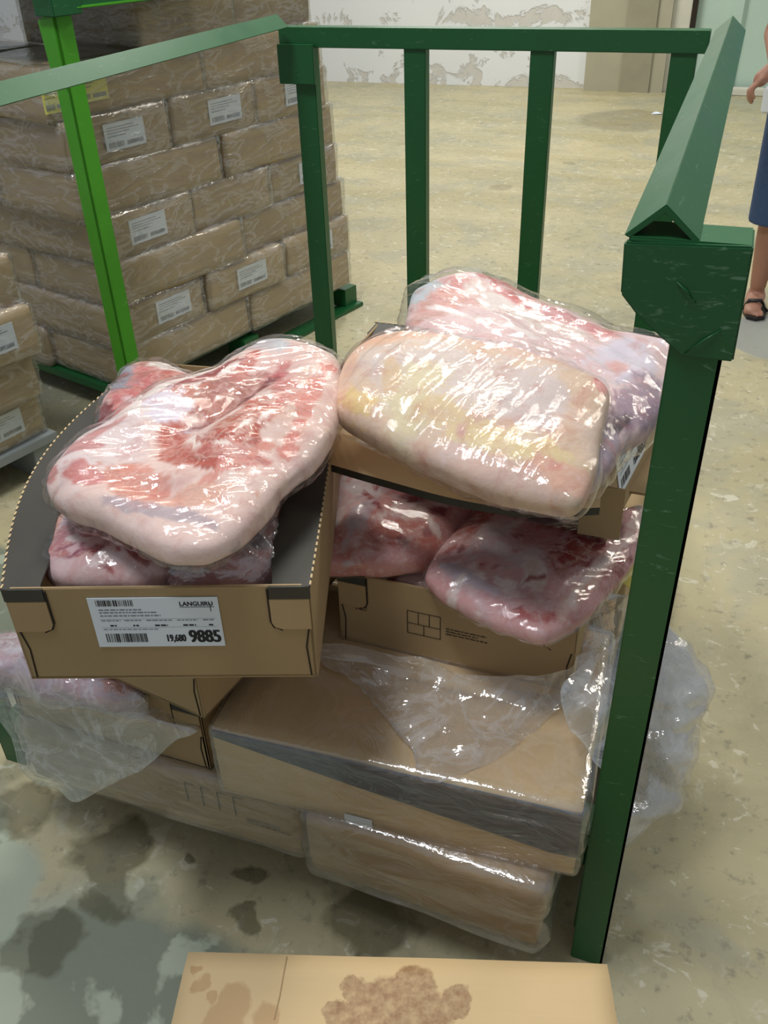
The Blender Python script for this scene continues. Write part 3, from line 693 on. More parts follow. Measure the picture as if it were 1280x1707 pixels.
# big shoulder slab on the labelled tray
slab('meat_slab', [(78, 822), (92, 792), (140, 755), (205, 712), (265, 668), (330, 640), (372, 628), (405, 602), (445, 578), (500, 584), (556, 600), (571, 655), (556, 722), (520, 780), (470, 830), (425, 880), (385, 915), (330, 934), (270, 926), (205, 892), (150, 872), (105, 858)],
     .94, .042, (.02, .05), FAT, [
     (300, 690, 120, 40, -25, PALE, 1.5, 0), (180, 780, 90, 45, -30, (226, 206, 204), 1.5, 0), (470, 640, 70, 40, -40, (226, 190, 182), 1.5, .2), (500, 700, 40, 90, 25, (224, 190, 176), 1.2, .1),
     (305, 770, 26, 44, -28, RED, 4, .5), (350, 800, 60, 22, 12, RED, 4, .8), (395, 775, 50, 24, -10, RED, 3.5, .9), (430, 735, 52, 30, -28, (196, 104, 84), 3.5, 1), (400, 800, 50, 14, 5, ROSE, 3, .8), (300, 800, 28, 12, 10, RED, 4, .5),
     (375, 690, 75, 22, -26, (172, 104, 90), 3, .6), (300, 700, 40, 10, -20, (196, 120, 100), 3, .4), (420, 640, 10, 34, 38, (196, 100, 86), 3, .5), (480, 690, 22, 28, 20, ROSE, 3, .8), (520, 690, 14, 40, 20, (218, 140, 124), 2, .5), (470, 655, 20, 10, -40, (190, 90, 90), 3, .4),
     (235, 838, 62, 24, 12, (216, 146, 128), 2.5, .4), (150, 828, 34, 14, 10, (206, 128, 124), 3, .2), (330, 862, 60, 14, -10, (226, 176, 156), 2, .3), (280, 885, 90, 10, 12, (186, 168, 172), 2, 0), (95, 815, 14, 18, 0, (206, 140, 134), 3, 0),
     ] + [(548 - 9 * k, 640 + 20 * k, 13, 7, -30, (214, 132, 118), 3, .2) for k in range(8)] + [(360 + 22 * k, 838 - 14 * k, 12, 6, -20, (216, 140, 124), 3, .2) for k in range(5)] + [
     (180, 760, 60, 6, -25, (206, 150, 146), 2.5, 0), (150, 790, 40, 5, -10, (200, 140, 138), 2.5, 0), (350, 660, 60, 6, -25, (150, 64, 60), 2.5, 0), (330, 780, 14, 6, 30, (240, 224, 214), 4, 0), (380, 790, 18, 4, 10, (240, 224, 214), 4, 0), (420, 760, 20, 4, -30, (240, 224, 214), 4, 0), (400, 735, 22, 4, -30, (238, 220, 212), 4, 0), (450, 745, 18, 4, -40, (238, 220, 212), 4, 0),
     (352, 735, 36, 6, -34, DEEP, 3, 0), (420, 690, 60, 5, -35, DEEP, 3, 0), (290, 720, 36, 26, -20, (226, 214, 224), 2.5, 0), (450, 600, 40, 18, 0, (196, 196, 200), 1.5, 0)],
     [(370, 720, 90, 16, -33, -.018), (280, 700, 80, 30, -28, .018), (430, 745, 80, 40, -35, .016), (140, 805, 40, 25, -20, .012), (260, 850, 80, 18, 12, -.008)],
     th_bot=.03, seed=2, wr=(9, 34), wrot=.6, sq=3.2, wamp=.009, label='large marbled pork slab lying across the tray labelled 9885', group=None, N=240, R=44)
slab('meat_slab', [(160, 742), (175, 690), (205, 640), (245, 620), (300, 626), (338, 650), (332, 690), (280, 740), (220, 780), (165, 790)], .855, .05, (0, 0), (222, 170, 164),
     [(230, 690, 40, 60, 20, (200, 110, 108), 2, .5), (310, 655, 16, 40, 60, RED, 3, .6), (205, 655, 30, 40, 20, (150, 148, 160), 1.6, 0), (180, 730, 20, 30, 0, DEEP, 2, 0), (290, 640, 30, 8, 10, PALE, 3, 0)] + speck(180, 640, 330, 740, 14, 2),
     seed=5, label='pink meat piece in the back corner of the tray labelled 9885', wr=(14, 40), wamp=.01)
slab('meat_slab', [(70, 950), (84, 905), (105, 870), (150, 855), (210, 880), (262, 915), (284, 945), (262, 975), (190, 985), (100, 980)], .835, .04, (0, 0), (220, 186, 184),
     [(140, 890, 50, 24, 20, (190, 172, 180), 2, 0), (110, 930, 40, 20, -20, (196, 130, 134), 2, .5), (215, 950, 36, 18, 0, (226, 200, 200), 2, 0), (100, 880, 12, 40, 20, (200, 130, 90), 2, 0), (130, 950, 30, 10, 0, (150, 70, 90), 2.5, .3)] + speck(85, 885, 265, 965, 26, 1),
     seed=6, label='pale meat piece at the front left inside the tray labelled 9885', wr=(20, 40), wamp=.007, mat='meat_frost')
slab('meat_slab', [(275, 950), (330, 925), (400, 880), (450, 850), (478, 845), (480, 900), (470, 965), (380, 985), (290, 985)], .825, .04, (0, 0), (196, 130, 132),
     [(430, 890, 40, 24, -20, (206, 110, 112), 2, .6), (340, 950, 60, 18, 0, (140, 136, 150), 1.8, 0), (430, 940, 50, 16, 0, (120, 110, 124), 1.8, 0)] + speck(300, 870, 470, 965, 14, 3),
     seed=7, label='dark pink meat under crinkled film at the front right inside the 9885 tray', wr=(14, 44), wamp=.012, film='film_loose')
# pale fat slab on the upper tray
slab('meat_slab', [(557, 690), (566, 632), (598, 586), (650, 562), (720, 564), (800, 578), (900, 604), (975, 632), (1012, 660), (1003, 730), (986, 805), (958, 852), (900, 848), (830, 832), (745, 797), (665, 758), (600, 722)],
     .955, .042, (.01, .30), (226, 196, 170), [
     (760, 660, 160, 60, 12, (222, 204, 194), 1.4, 0), (690, 700, 40, 70, 15, (230, 214, 176), 1.6, 0), (850, 770, 130, 24, 14, (232, 208, 158), 1.8, 0), (740, 720, 50, 24, 20, (228, 202, 160), 1.5, 0), (590, 690, 40, 18, 35, (232, 200, 140), 2, 0), (660, 660, 16, 30, 0, (226, 196, 160), 1.6, 0),
     (640, 585, 70, 18, -10, PEACH, 1.8, 0), (830, 596, 180, 14, 14, (228, 190, 166), 2, 0), (580, 640, 16, 50, 15, (232, 190, 158), 2, 0), (940, 820, 70, 24, 10, (232, 184, 160), 1.8, 0), (800, 800, 120, 18, 20, (230, 196, 180), 1.6, 0), (770, 750, 8, 10, 0, (224, 182, 166), 1.2, 0),
     (925, 805, 11, 8, 0, (224, 160, 142), 1.2, 0), (1000, 660, 16, 26, 10, (220, 150, 140), 2, .3), (993, 650, 4, 4, 0, (190, 60, 50), 3, 0), (900, 690, 60, 50, 0, (220, 202, 196), 1.4, 0)],
     [(700, 640, 120, 50, 10, .010)], mat='meat_fat', seed=9, lump=.006, wr=(5, 26), wrot=1.25, wamp=.011, label='large pale yellowish fat slab in glossy film on the swung-out flap', N=220, R=40, sq=3.0)
slab('meat_slab', [(678, 560), (680, 520), (700, 490), (745, 470), (800, 478), (880, 508), (965, 545), (1050, 578), (1128, 602), (1132, 645), (1095, 700), (1045, 750), (1005, 800), (960, 800), (850, 700), (740, 620)],
     .925, .055, (.0, .02), (228, 198, 196), [
     (760, 520, 70, 20, 10, (222, 160, 154), 2, .4), (730, 540, 40, 24, -10, (226, 170, 160), 2, .4), (830, 500, 50, 10, 22, (206, 130, 130), 2.5, .4), (880, 560, 120, 22, 25, PALE, 1.6, 0), (960, 580, 90, 14, 22, (214, 150, 150), 2, .4), (1040, 640, 60, 40, 0, (220, 210, 222), 1.6, 0), (1020, 655, 20, 12, 0, (224, 176, 170), 1.2, 0), (1060, 700, 50, 30, -40, (150, 124, 140), 1.8, 0), (1010, 770, 30, 40, -30, (168, 150, 164), 1.8, 0), (700, 500, 30, 24, 0, (196, 204, 210), 1.8, 0), (1030, 735, 24, 8, -40, (80, 56, 64), 2, 0), (850, 535, 30, 8, 30, (210, 120, 116), 3, .3)] + [(800 + 26 * k, 500 + 12 * k, 9, 6, 20, (204, 124, 122), 3, .2) for k in range(9)] + [(720 + 24 * k, 545 + 9 * k, 16, 4, 20, (240, 226, 222), 3, 0) for k in range(8)],
     [(850, 560, 140, 14, 22, -.012), (760, 500, 60, 16, 5, .012)], film_outline=[(670, 560), (674, 505), (690, 486), (740, 464), (800, 474), (880, 504), (965, 541), (1050, 574), (1132, 600), (1136, 648), (1098, 706), (1048, 757), (1006, 806), (958, 804), (850, 702), (735, 622)],
     seed=11, wr=(8, 32), wrot=-.5, wamp=.009, label='pink streaked meat slab lying behind the pale fat slab in the upper carton', N=150, R=30)
# middle tray
slab('meat_slab', [(520, 870), (530, 825), (560, 790), (615, 778), (705, 800), (796, 848), (762, 895), (715, 935), (640, 952), (560, 950), (522, 935)], .648, .05, (0, -.02), (200, 136, 132), [
     (600, 850, 50, 40, 0, (204, 190, 194), 2, .1), (690, 875, 40, 22, -15, (228, 206, 200), 2.5, 0), (660, 920, 70, 18, -8, (188, 104, 94), 2.5, .4), (580, 920, 50, 24, 10, (190, 110, 102), 2, .4), (640, 820, 110, 16, 10, (120, 122, 140), 1.6, 0), (560, 825, 24, 8, -20, (190, 70, 62), 3, .2), (720, 850, 70, 12, -20, (128, 34, 38), 3, .2), (560, 880, 30, 30, 0, (220, 200, 200), 2, 0), (760, 850, 24, 14, 0, (210, 186, 190), 2, 0), (600, 895, 20, 40, 30, (190, 170, 178), 2, 0)] + speck(535, 820, 760, 940, 22, 4),
     [(600, 900, 30, 40, 30, .012)], seed=13, label='rounded bagged meat piece in the middle tray below the swung-out flap', mat='meat_frost', wamp=.005)
slab('meat_slab', [(712, 962), (735, 920), (770, 878), (800, 850), (880, 862), (970, 872), (1040, 884), (1088, 852), (1078, 905), (1022, 985), (975, 1035), (905, 1064), (835, 1048), (765, 1010), (725, 985)], .652, .036, (0, .02), (220, 168, 168), [
     (850, 930, 80, 40, 10, (218, 196, 200), 1.8, .2), (955, 935, 90, 48, 30, (146, 44, 46), 2, .8), (1000, 900, 60, 20, 20, (112, 28, 32), 2.5, .3), (930, 885, 100, 14, 5, (140, 130, 140), 1.6, 0), (795, 890, 40, 22, -40, (184, 70, 66), 2, .5), (900, 1040, 60, 12, 0, (188, 96, 98), 2, .4), (850, 1010, 90, 20, 15, (206, 160, 164), 1.8, .3), (780, 985, 50, 12, 28, (196, 180, 190), 2, 0), (970, 1000, 60, 14, -45, (224, 180, 172), 2, .4), (1050, 900, 40, 10, -60, (232, 206, 200), 2.4, 0), (1000, 960, 70, 8, -48, (236, 214, 208), 2.5, 0), (880, 920, 40, 24, 0, (206, 140, 144), 2, .3), (890, 985, 16, 30, -20, (232, 214, 206), 2.5, 0)] + speck(740, 880, 900, 1040, 26, 5) + [(940 + 22 * k, 1000 - 18 * k, 26, 3, -50, (232, 196, 190), 3, 0) for k in range(5)],
     [(800, 930, 40, 60, 40, .01)], seed=14, label='flat frosted red meat slab in the middle tray beside the front post', mat='meat_frost', wrot=.7, N=150, R=28)
slab('meat_slab', [(605, 972), (660, 950), (720, 940), (765, 975), (770, 998), (720, 996), (640, 982)], .580, .03, (0, 0), (168, 70, 70), [
     (690, 985, 40, 12, 10, (226, 190, 180), 2, 0), (700, 1005, 30, 10, 10, (206, 110, 90), 2, .3), (640, 985, 30, 12, 0, (130, 40, 46), 2, .4)], seed=15, label='dark red meat piece low in the middle tray under the other two')
# left open carton and tilted tray contents
slab('meat_slab', [(-40, 1075), (20, 1062), (80, 1082), (150, 1118), (222, 1150), (228, 1168), (190, 1178), (110, 1165), (30, 1140), (-40, 1130)], .46, .035, (0, 0), (176, 150, 164), [
     (60, 1100, 60, 20, 20, (196, 190, 200), 1.6, 0), (20, 1085, 40, 16, 0, (170, 140, 150), 2, 0), (205, 1160, 22, 12, 0, (206, 110, 90), 2, .3), (130, 1130, 40, 12, 20, (130, 104, 130), 2, 0)], seed=16, wr=(16, 30), wamp=.016, film='film_loose', label='bagged purplish meat bulging out of the left open carton', mat='meat_frost')
def hidden_slab(x, y, z, rx, ry, th, label, seed):
    slab('meat_slab', [w2p((x + rx * math.cos(k * math.pi / 5), y + ry * math.sin(k * math.pi / 5), z)) for k in range(10, 0, -1)], z, th, (0, 0), (208, 150, 144), [], seed=seed, label=label, N=60, R=12)
hidden_slab(tilt.location.x - .02, tilt.location.y, .62, .15, .24, .08, 'meat slab filling the turned kraft tray under the 9885 tray', 17)
hidden_slab(-.925, 1.30, .41, .17, .22, .09, 'meat slab filling the left open carton under the turned tray', 18)
hidden_slab(-.33, 1.56, .61, .16, .17, .09, 'meat slab in the rear of the middle tray, carrying the upper carton', 19)
hidden_slab(LT.location.x, LT.location.y + .06, .80, .15, .20, .085, 'meat slab under the large marbled slab in the 9885 tray', 20)
hidden_slab(-.34, 1.47, .79, .25, .15, .07, 'meat slab at the bottom of the upper carton', 22)

# ================================================================== LOOSE FILM
def Yp(y, *pts): return [aty(px, py, y) for px, py in pts]
sheet('plastic_film', [Yp(.90, (-30, 1120), (60, 1130), (140, 1150), (240, 1172), (335, 1205)), Yp(.868, (-20, 1160), (60, 1175), (150, 1190), (245, 1200), (332, 1216)),
                       Yp(.862, (10, 1215), (70, 1235), (150, 1250), (230, 1245), (300, 1232)), Yp(.858, (30, 1280), (85, 1290), (140, 1300), (205, 1285), (262, 1262)), Yp(.857, (62, 1316), (95, 1318), (128, 1336), (180, 1310), (232, 1284))],
      'film_thick', 'torn clear plastic film hanging over the left open carton', 'plastic film', amp=.016, rs=11, seed=3, nu=130, nv=90)
Zp = lambda z, *pts: [atz(px, py, z) for px, py in pts]
sheet('plastic_film', [Zp(.52, (505, 1066), (600, 1080), (700, 1098), (800, 1120), (900, 1135), (985, 1085)), Zp(.478, (520, 1085), (610, 1105), (700, 1120), (790, 1140), (890, 1160), (985, 1130)),
                       Zp(.462, (540, 1110), (620, 1140), (700, 1165), (790, 1190), (880, 1195), (965, 1150)), Zp(.46, (590, 1140), (650, 1180), (715, 1225), (790, 1240), (860, 1225), (930, 1180)), Zp(.458, (660, 1200), (690, 1250), (708, 1308), (770, 1290), (830, 1262), (895, 1215))],
      'film_loose', 'crumpled clear film bunched on top of the closed carton', 'plastic film', amp=.014, rs=15, seed=5, nu=120, nv=70)
sheet('plastic_film', [Yp(1.20, (985, 985), (1020, 985), (1060, 990), (1100, 1000)), Yp(1.18, (975, 1050), (1010, 1055), (1050, 1060), (1090, 1070)), Yp(1.12, (965, 1110), (1000, 1120), (1040, 1140), (1080, 1160)), Yp(1.05, (930, 1150), (985, 1180), (1030, 1220), (1065, 1250)), Yp(1.0, (950, 1220), (990, 1260), (1015, 1300), (1050, 1330))],
      'film_thick', 'clear film rising between the middle tray and the front post', 'plastic film', amp=.014, rs=13, seed=8)
slab('plastic_film', [(1000, 1425), (1045, 1400), (1125, 1345), (1146, 1275), (1150, 1215), (1186, 1175), (1176, 1130), (1148, 1080), (1110, 1052), (1070, 1060), (1030, 1150), (1005, 1300)], .33, .035, (0, 1.5), mat='film_thick', film='film_loose', label='billowing clear film bulging out beside the front post', cat='plastic film', seed=21, lump=.03, wr=(8, 16), wamp=.02, sq=2)

# ================================================================== FOREGROUND CARTON
def fg_mat():
    t = NT('wet_stained_kraft'); v = t.mapping()
    base = lin((220, 190, 142)); n = t.noise(v, 5, 4); c = t.mix(n, tuple(x * .9 for x in base), tuple(x * 1.06 for x in base))
    n2 = t.noise(t.mapping(scale=(3, 90, 1)), 2, 3); c = t.mix(t.math('MULTIPLY', n2, .2), c, tuple(x * .75 for x in base))
    def L(px, py): q = inv2 @ (atz(px, py, FZ) - fo); return (q.x, q.y)
    st = [(690, 1650, .034), (610, 1672, .028), (590, 1650, .018), (655, 1680, .045), (760, 1672, .024), (640, 1648, .012), (700, 1700, .05), (560, 1690, .02), (600, 1700, .03)]
    m = t.blobs(v, [(*L(a, b), r) for a, b, r in st], .016, 38)
    s1 = t.ramp(m, [(.85, 1), (1.0, 0)])
    var = t.ramp(t.noise(v, 60, 5, .7), [(.35, .35), (.65, .85)])
    c = t.mix(t.math('MULTIPLY', s1, var), c, lin((132, 88, 50)))
    m2 = t.blobs(v, [(*L(a, b), r) for a, b, r in ((390, 1670, .026), (370, 1700, .03), (445, 1695, .022), (335, 1640, .012), (350, 1662, .010), (330, 1615, .007))], .016, 30)
    s2 = t.ramp(m2, [(.8, 1), (1.0, 0)]); c = t.mix(t.math('MULTIPLY', s2, .45), c, lin((168, 116, 62)))
    wet = t.math('MAXIMUM', s1, s2)
    wb = t.noise(v, 90, 3)
    return t.set(c, t.math('SUBTRACT', .7, t.math('MULTIPLY', wet, .14)), t.bump(t.math('MULTIPLY', wb, wet), .12, .003))
FZ = .40; A, B = atz(312, 1584, FZ), atz(1014, 1604, FZ); fa = math.atan2(B.y - A.y, B.x - A.x); fw = (B - A).length
fo = (A + B) / 2 + Matrix.Rotation(fa, 3, 'Z') @ Vector((0, -.21, 0)); inv2 = Matrix.Rotation(-fa, 3, 'Z')
MAT['fg'] = fg_mat()
r = empty('carton_box', (fo.x, fo.y, 0), fa); tag(r, 'stained kraft carton with wet spots on its lid, on the floor before the cart', 'box')
v, f = rbox_data(fw, .42, FZ, .03, .004, .0015, 31); 
mesh_obj('carton', [p - Vector((0, 0, FZ)) for p in v], f, 'fg', r, True, (0, 0, FZ))
MB().box((-fw / 2 + .004, -.0012, FZ - .0005), (fw / 2 - .004, .0012, FZ + .0006)).obj('lid_seam', 'kraft_edge', r, loc=(0, -.02, 0))
MB().tube([(-.15, .205, FZ + .0005), (-.152, .15, FZ + .0005), (-.155, .12, FZ + .0003)], .0008, 6).obj('lid_crease', 'kraft', r)

# ================================================================== WRAPPED STACK ON A GREEN RACK BEHIND
SA = math.radians(74.5); e1 = Vector((math.cos(SA), math.sin(SA), 0)); e2 = Vector((-math.sin(SA), math.cos(SA), 0))
SC = Vector((-1.955, 2.50, 0)); LH = .157; SZ = .13
CART = {}
def carton_meshes(key, w, d, h, seed):
    k = (key, seed)
    if k not in CART:
        v, f = rbox_data(w, d, h, .03, .005, .007, seed); me = bpy.data.meshes.new('carton'); me.from_pydata([tuple(p) for p in v], [], f); me.update()
        me.polygons.foreach_set('use_smooth', [True] * len(me.polygons)); me.materials.append(MAT['kraft_grey'])
        v, f = rbox_data(w + .016, d + .016, h + .006, .014, .012, .007, seed + 4, .014, (1.4, 1.4, 5), .012); m2 = bpy.data.meshes.new('stretch_film'); m2.from_pydata([tuple(p) for p in v], [], f); m2.update()
        m2.polygons.foreach_set('use_smooth', [True] * len(m2.polygons)); m2.materials.append(MAT['film_dust'])
        CART[k] = (me, m2)
    return CART[k]
ORD = ('nearest to', 'second from', 'third from')
LAY = ('bottom', 'second', 'third', 'fourth', 'fifth', 'sixth', 'seventh', 'eighth')
def stack_box(pos, ang, w, d, h, label, lab, seed, group, ltag='paper'):
    me, m2 = carton_meshes((w, d), w, d, h, seed)
    r = empty('carton_box', pos, ang); tag(r, label, 'box', group)
    link(bpy.data.objects.new('carton', me), r); link(bpy.data.objects.new('stretch_film', m2), r)
    if lab and ltag != 'paper': add_label(r, (-.30, -d / 2 - .005, h * .45), 0, .09, .085, False, ltag)
    if lab: add_label(r, (lab[0], -d / 2 - .004, h * .52), 0, .17 if ltag == 'paper' else .13, .085, False, ltag)
    return r
rs = random.Random(3)
# local x of a box runs along the right-hand face (e1), its -y face is that visible face
TOT = 1.36
for k in range(8):
    z = SZ + k * LH; lean = Vector((-.012, -.02, 0)) * max(0, k - 2)
    three = (k % 2 == 1)
    n = 3 if three else 2; bw = TOT / n; dp = .62 if three else .43
    for i in range(n):
        if k == 7 and i < 1: continue
        j = Vector((rs.uniform(-.014, .014), rs.uniform(-.014, .014), 0)); pos = SC + lean + e1 * (bw * (i + .5)) + e2 * (dp / 2) + j + Vector((0, 0, z))
        lab = None; lt = 'paper'
        if three and k < 7: lab = (rs.uniform(-.04, .06),)
        if k == 6 and i == 0: lab = (-.16,); lt = 'yellow_paper'
        if three and k == 3 and i == 1: lab = None
        stack_box(pos, SA - math.pi / 2 + math.pi / 2 - math.pi / 2 + rs.uniform(-.02, .02) + math.pi / 2 if False else SA + rs.uniform(-.02, .02), bw - .018, dp, LH - .003,
                  'wrapped carton in the %s layer of the racked stack, %s the bright green post' % (LAY[k], ORD[i]), lab, (i + k) % 3, 'wrapped cartons on the green rack', lt)
    if k < 7:   # second row, seen on the shaded end of the stack
        d2 = 1.05 - dp; w2 = .66 if three else .44
        pos = SC + lean + e1 * (w2 / 2 + rs.uniform(-.02, .02)) + e2 * (dp + .01 + d2 / 2) + Vector((0, 0, z))
        stack_box(pos, SA + rs.uniform(-.02, .02), w2, d2 - .01, LH - .003, 'wrapped carton in the %s layer of the racked stack, on its shaded end' % LAY[k], None, (k + 1) % 3, 'wrapped cartons on the green rack')
rack = empty('storage_rack', SC); tag(rack, 'green steel rack with a bright green corner post under the wrapped carton stack', 'rack')
def rpart(name, lo, hi, mat='green', bevel=.002):
    o = MB().box(lo, hi).obj(name, mat, rack, bevel=bevel); o.rotation_euler = (0, 0, SA); return o
rpart('deck', (-.02, .10, .095), (TOT + .04, 1.10, .125), 'green')
rpart('base_beam', (-.03, -.03, .0), (TOT + .06, .05, .018))
rpart('base_beam', (-.03, 1.05, .0), (TOT + .06, 1.13, .018))
for x in (0.0, .62, TOT - .04): rpart('foot', (x, .0, .015), (x + .09, .10, .10))
for x in (0.0, .62, TOT - .04): rpart('foot', (x, 1.0, .015), (x + .09, 1.10, .10))
pp = Matrix.Rotation(-SA, 3, 'Z') @ (Vector((-1.845, 2.40, 0)) - SC)
mb = MB().box((pp.x - .028, pp.y - .004, .0), (pp.x + .032, pp.y + .004, 1.37)).box((pp.x - .028, pp.y - .004, .0), (pp.x - .020, pp.y + .055, 1.37))
o = mb.obj('corner_post', 'bright_green', rack, bevel=.0015); o.rotation_euler = (0, 0, SA)
o = MB().prism([(pp.x - .032, pp.y + .0, 1.37), (pp.x - .032, pp.y + .07, 1.36), (pp.x - .032, pp.y + .06, 1.24), (pp.x - .032, pp.y, 1.18)], (.006, 0, 0)).obj('gusset_plate', 'bright_green', rack, bevel=.0015); o.rotation_euler = (0, 0, SA)
rpart('top_beam', (pp.x - .05, pp.y - .03, 1.39), (pp.x + TOT + .1, pp.y + .04, 1.50), 'green')
rpart('beam_lip', (pp.x + .03, pp.y - .036, 1.385), (pp.x + TOT + .1, pp.y - .006, 1.392), 'bright_green')
rpart('post_socket', (pp.x - .05, pp.y - .035, 1.372), (pp.x + .05, pp.y + .05, 1.46), 'green')
rpart('upper_deck', (pp.x - .05, pp.y + .04, 1.46), (pp.x + .66, pp.y + 1.1, 1.50), 'green')
for y in (1.12,): rpart('corner_post', (0, y, .0), (.06, y + .06, 1.37), 'green')
# near stack at the left edge
S2 = Vector((-2.03, 2.12, 0)); S2A = SA
for k in range(4):
    z = .15 + k * .155; sh = Vector(((0, .04, .085, .055)[k], 0, 0))
    for i in range(2):
        dw = .60 if k % 2 == 0 else .42
        pos = S2 + sh - e1 * (dw * (i + .5) + .01 * i) + e2 * .22 + Vector((rs.uniform(-.01, .01), 0, z))
        stack_box(pos, S2A + rs.uniform(-.03, .03), dw - .015, .42, .152, 'carton in the %s layer on the grey pallet, %s the racked stack' % (LAY[k], ORD[i]), (dw * .22,) if k in (0, 2) else None, (i + k) % 3, 'cartons on the grey pallet')
MAT['grey_wood'] = simple('grey_pallet_board', lin((140, 146, 146)), .7, 8, .2, .2)
pal = empty('pallet', S2); tag(pal, 'grey pallet under the low carton stack beside the cart', 'pallet')
for y in (0, .2, .4):
    o = MB().box((-1.22, y - .02, .115), (.02, y + .10, .145)).obj('deck_board', 'grey_wood', pal, bevel=.002); o.rotation_euler = (0, 0, S2A)
for x in (-1.2, -.64, -.08):
    o = MB().box((x, -.01, .0), (x + .09, .48, .115)).obj('bearer', 'grey_wood', pal, bevel=.002); o.rotation_euler = (0, 0, S2A)

# ================================================================== PERSON
MAT['skin'] = simple('skin', lin((176, 128, 106)), .5, 9, .08, .05)
MAT['denim'] = simple('blue_denim', lin((58, 82, 120)), .8, 60, .2, .2)
MAT['shirt'] = simple('light_blue_shirt', lin((120, 160, 206)), .8, 14, .1, .1)
MAT['hair'] = simple('dark_hair', lin((30, 24, 20)), .6, 60, .3, .3)
MAT['rubber'] = simple('black_rubber', lin((34, 32, 32)), .6)
MAT['eye'] = simple('eye_white', lin((230, 226, 220)), .2, 5, .02, 0)
MAT['white_plastic'] = simple('white_plastic', lin((235, 238, 240)), .4, 10, .03, 0)
def limb(mb, a, ra, b, rb, k=14, flat=False, sq=(1, 1)):
    a, b = Vector(a), Vector(b); d = (b - a).normalized(); u = Vector((1, 0, 0)) - d * d.x
    u = u.normalized() if u.length > .1 else d.orthogonal().normalized(); v = d.cross(u); rings = []
    st = [(-1, 0.05), (-.7, .71), (0, 1)] if not flat else [(0, 1)]
    for s, r in st: rings.append((a + d * s * ra, ra * r))
    for s, r in [(-x, y) for x, y in st[::-1]]: rings.append((b + d * s * rb, rb * r))
    vs = [c + (u * math.cos(2 * math.pi * j / k) * sq[0] + v * math.sin(2 * math.pi * j / k) * sq[1]) * r for c, r in rings for j in range(k)]
    n = len(rings); fs = [[i * k + j, i * k + (j + 1) % k, (i + 1) * k + (j + 1) % k, (i + 1) * k + j] for i in range(n - 1) for j in range(k)] + [list(range(k))[::-1], list(range((n - 1) * k, n * k))]
    mb.add(vs, fs)
def ball(mb, c, r, k=16):
    c = Vector(c); vs = []; fs = []
    for i in range(1, k // 2):
        t = math.pi * i / (k // 2)
        for j in range(k): a = 2 * math.pi * j / k; vs.append(c + Vector((r[0] * math.sin(t) * math.cos(a), r[1] * math.sin(t) * math.sin(a), r[2] * math.cos(t))))
    n = k // 2 - 1
    for i in range(n - 1):
        for j in range(k): fs.append([i * k + j, (i + 1) * k + j, (i + 1) * k + (j + 1) % k, i * k + (j + 1) % k])
    fs += [list(range(k)), list(range((n - 1) * k, n * k))[::-1]]
    mb.add(vs, fs)
def fused(mb, name, mat, parent, vox, it=6):
    o = mb.obj(name, mat, parent, True)
    m = o.modifiers.new('fuse', 'REMESH'); m.mode = 'VOXEL'; m.voxel_size = vox; m.use_smooth_shade = True
    s = o.modifiers.new('smooth', 'SMOOTH'); s.iterations = it; s.factor = .5
    return o
PO = Vector((.335, 4.36, 0))
per = empty('person', PO); tag(per, 'person in blue denim shorts and light blue shirt standing at the right', 'person')
bd = MB()
for s in (-1, 1):
    hx = s * .09; fx = s * .105
    limb(bd, (hx, 0, .88), .085, (fx, -.01, .48), .058); limb(bd, (fx, -.01, .48), .056, (fx, .012, .30), .053); limb(bd, (fx, .012, .30), .053, (fx, .02, .085), .036)
    ball(bd, (fx, .03, .05), (.038, .045, .045)); limb(bd, (fx, .03, .04), .036, (fx + s * .012, -.15, .026), .03, sq=(1.25, .7))
    for q in range(5): limb(bd, (fx + s * (-.028 + q * .016), -.15, .024), .011, (fx + s * (-.03 + q * .017), -.185 + abs(q - 1) * .008, .02), .0095)
limb(bd, (0, 0, .90), .13, (0, .0, 1.10), .125, sq=(1.15, .8)); limb(bd, (0, 0, 1.10), .13, (0, .01, 1.36), .14, sq=(1.25, .75))
limb(bd, (-.16, .01, 1.40), .05, (.16, .01, 1.40), .05); limb(bd, (0, .01, 1.40), .055, (0, -.005, 1.52), .05)
ball(bd, (0, -.015, 1.61), (.075, .092, .115), 20); ball(bd, (0, -.035, 1.545), (.052, .06, .045))
limb(bd, (0, -.105, 1.625), .011, (0, -.122, 1.585), .017); ball(bd, (0, -.098, 1.645), (.05, .014, .012))
ball(bd, (0, -.098, 1.548), (.027, .012, .007)); ball(bd, (0, -.096, 1.535), (.024, .012, .007))
for s in (-1, 1): ball(bd, (s * .078, .0, 1.605), (.012, .022, .032))
def arm(mb, sh, el, wr, palm, fdir, side, curl):
    limb(mb, sh, .046, el, .036); limb(mb, el, .036, wr, .026)
    wr, palm, fdir, side, curl = map(Vector, (wr, palm, fdir, side, curl))
    limb(mb, wr, .024, palm, .03, sq=(1, 1))
    for q in range(4):
        b = palm + side * (-.030 + q * .019); ln = (.03, .034, .032, .026)[q]
        p1 = b + fdir * (ln + .022); p2 = p1 + (fdir * .6 + curl * .8).normalized() * ln * .8; p3 = p2 + (fdir * .1 + curl).normalized() * ln * .6
        limb(mb, b, .0115, p1, .0098); limb(mb, p1, .0098, p2, .0088); limb(mb, p2, .0088, p3, .0076)
    t0 = wr.lerp(palm, .5) - side * .026; t1 = t0 + (-side * .7 + fdir * .8) * .035; t2 = t1 + (fdir * .9 + curl * .4) * .03
    limb(mb, t0, .014, t1, .0115); limb(mb, t1, .0115, t2, .009)
HL = aty(1268, 132, 4.17) - PO
fd = Vector((-.62, -.2, -.75)).normalized(); sd = Vector((.15, -.9, .2)).normalized()
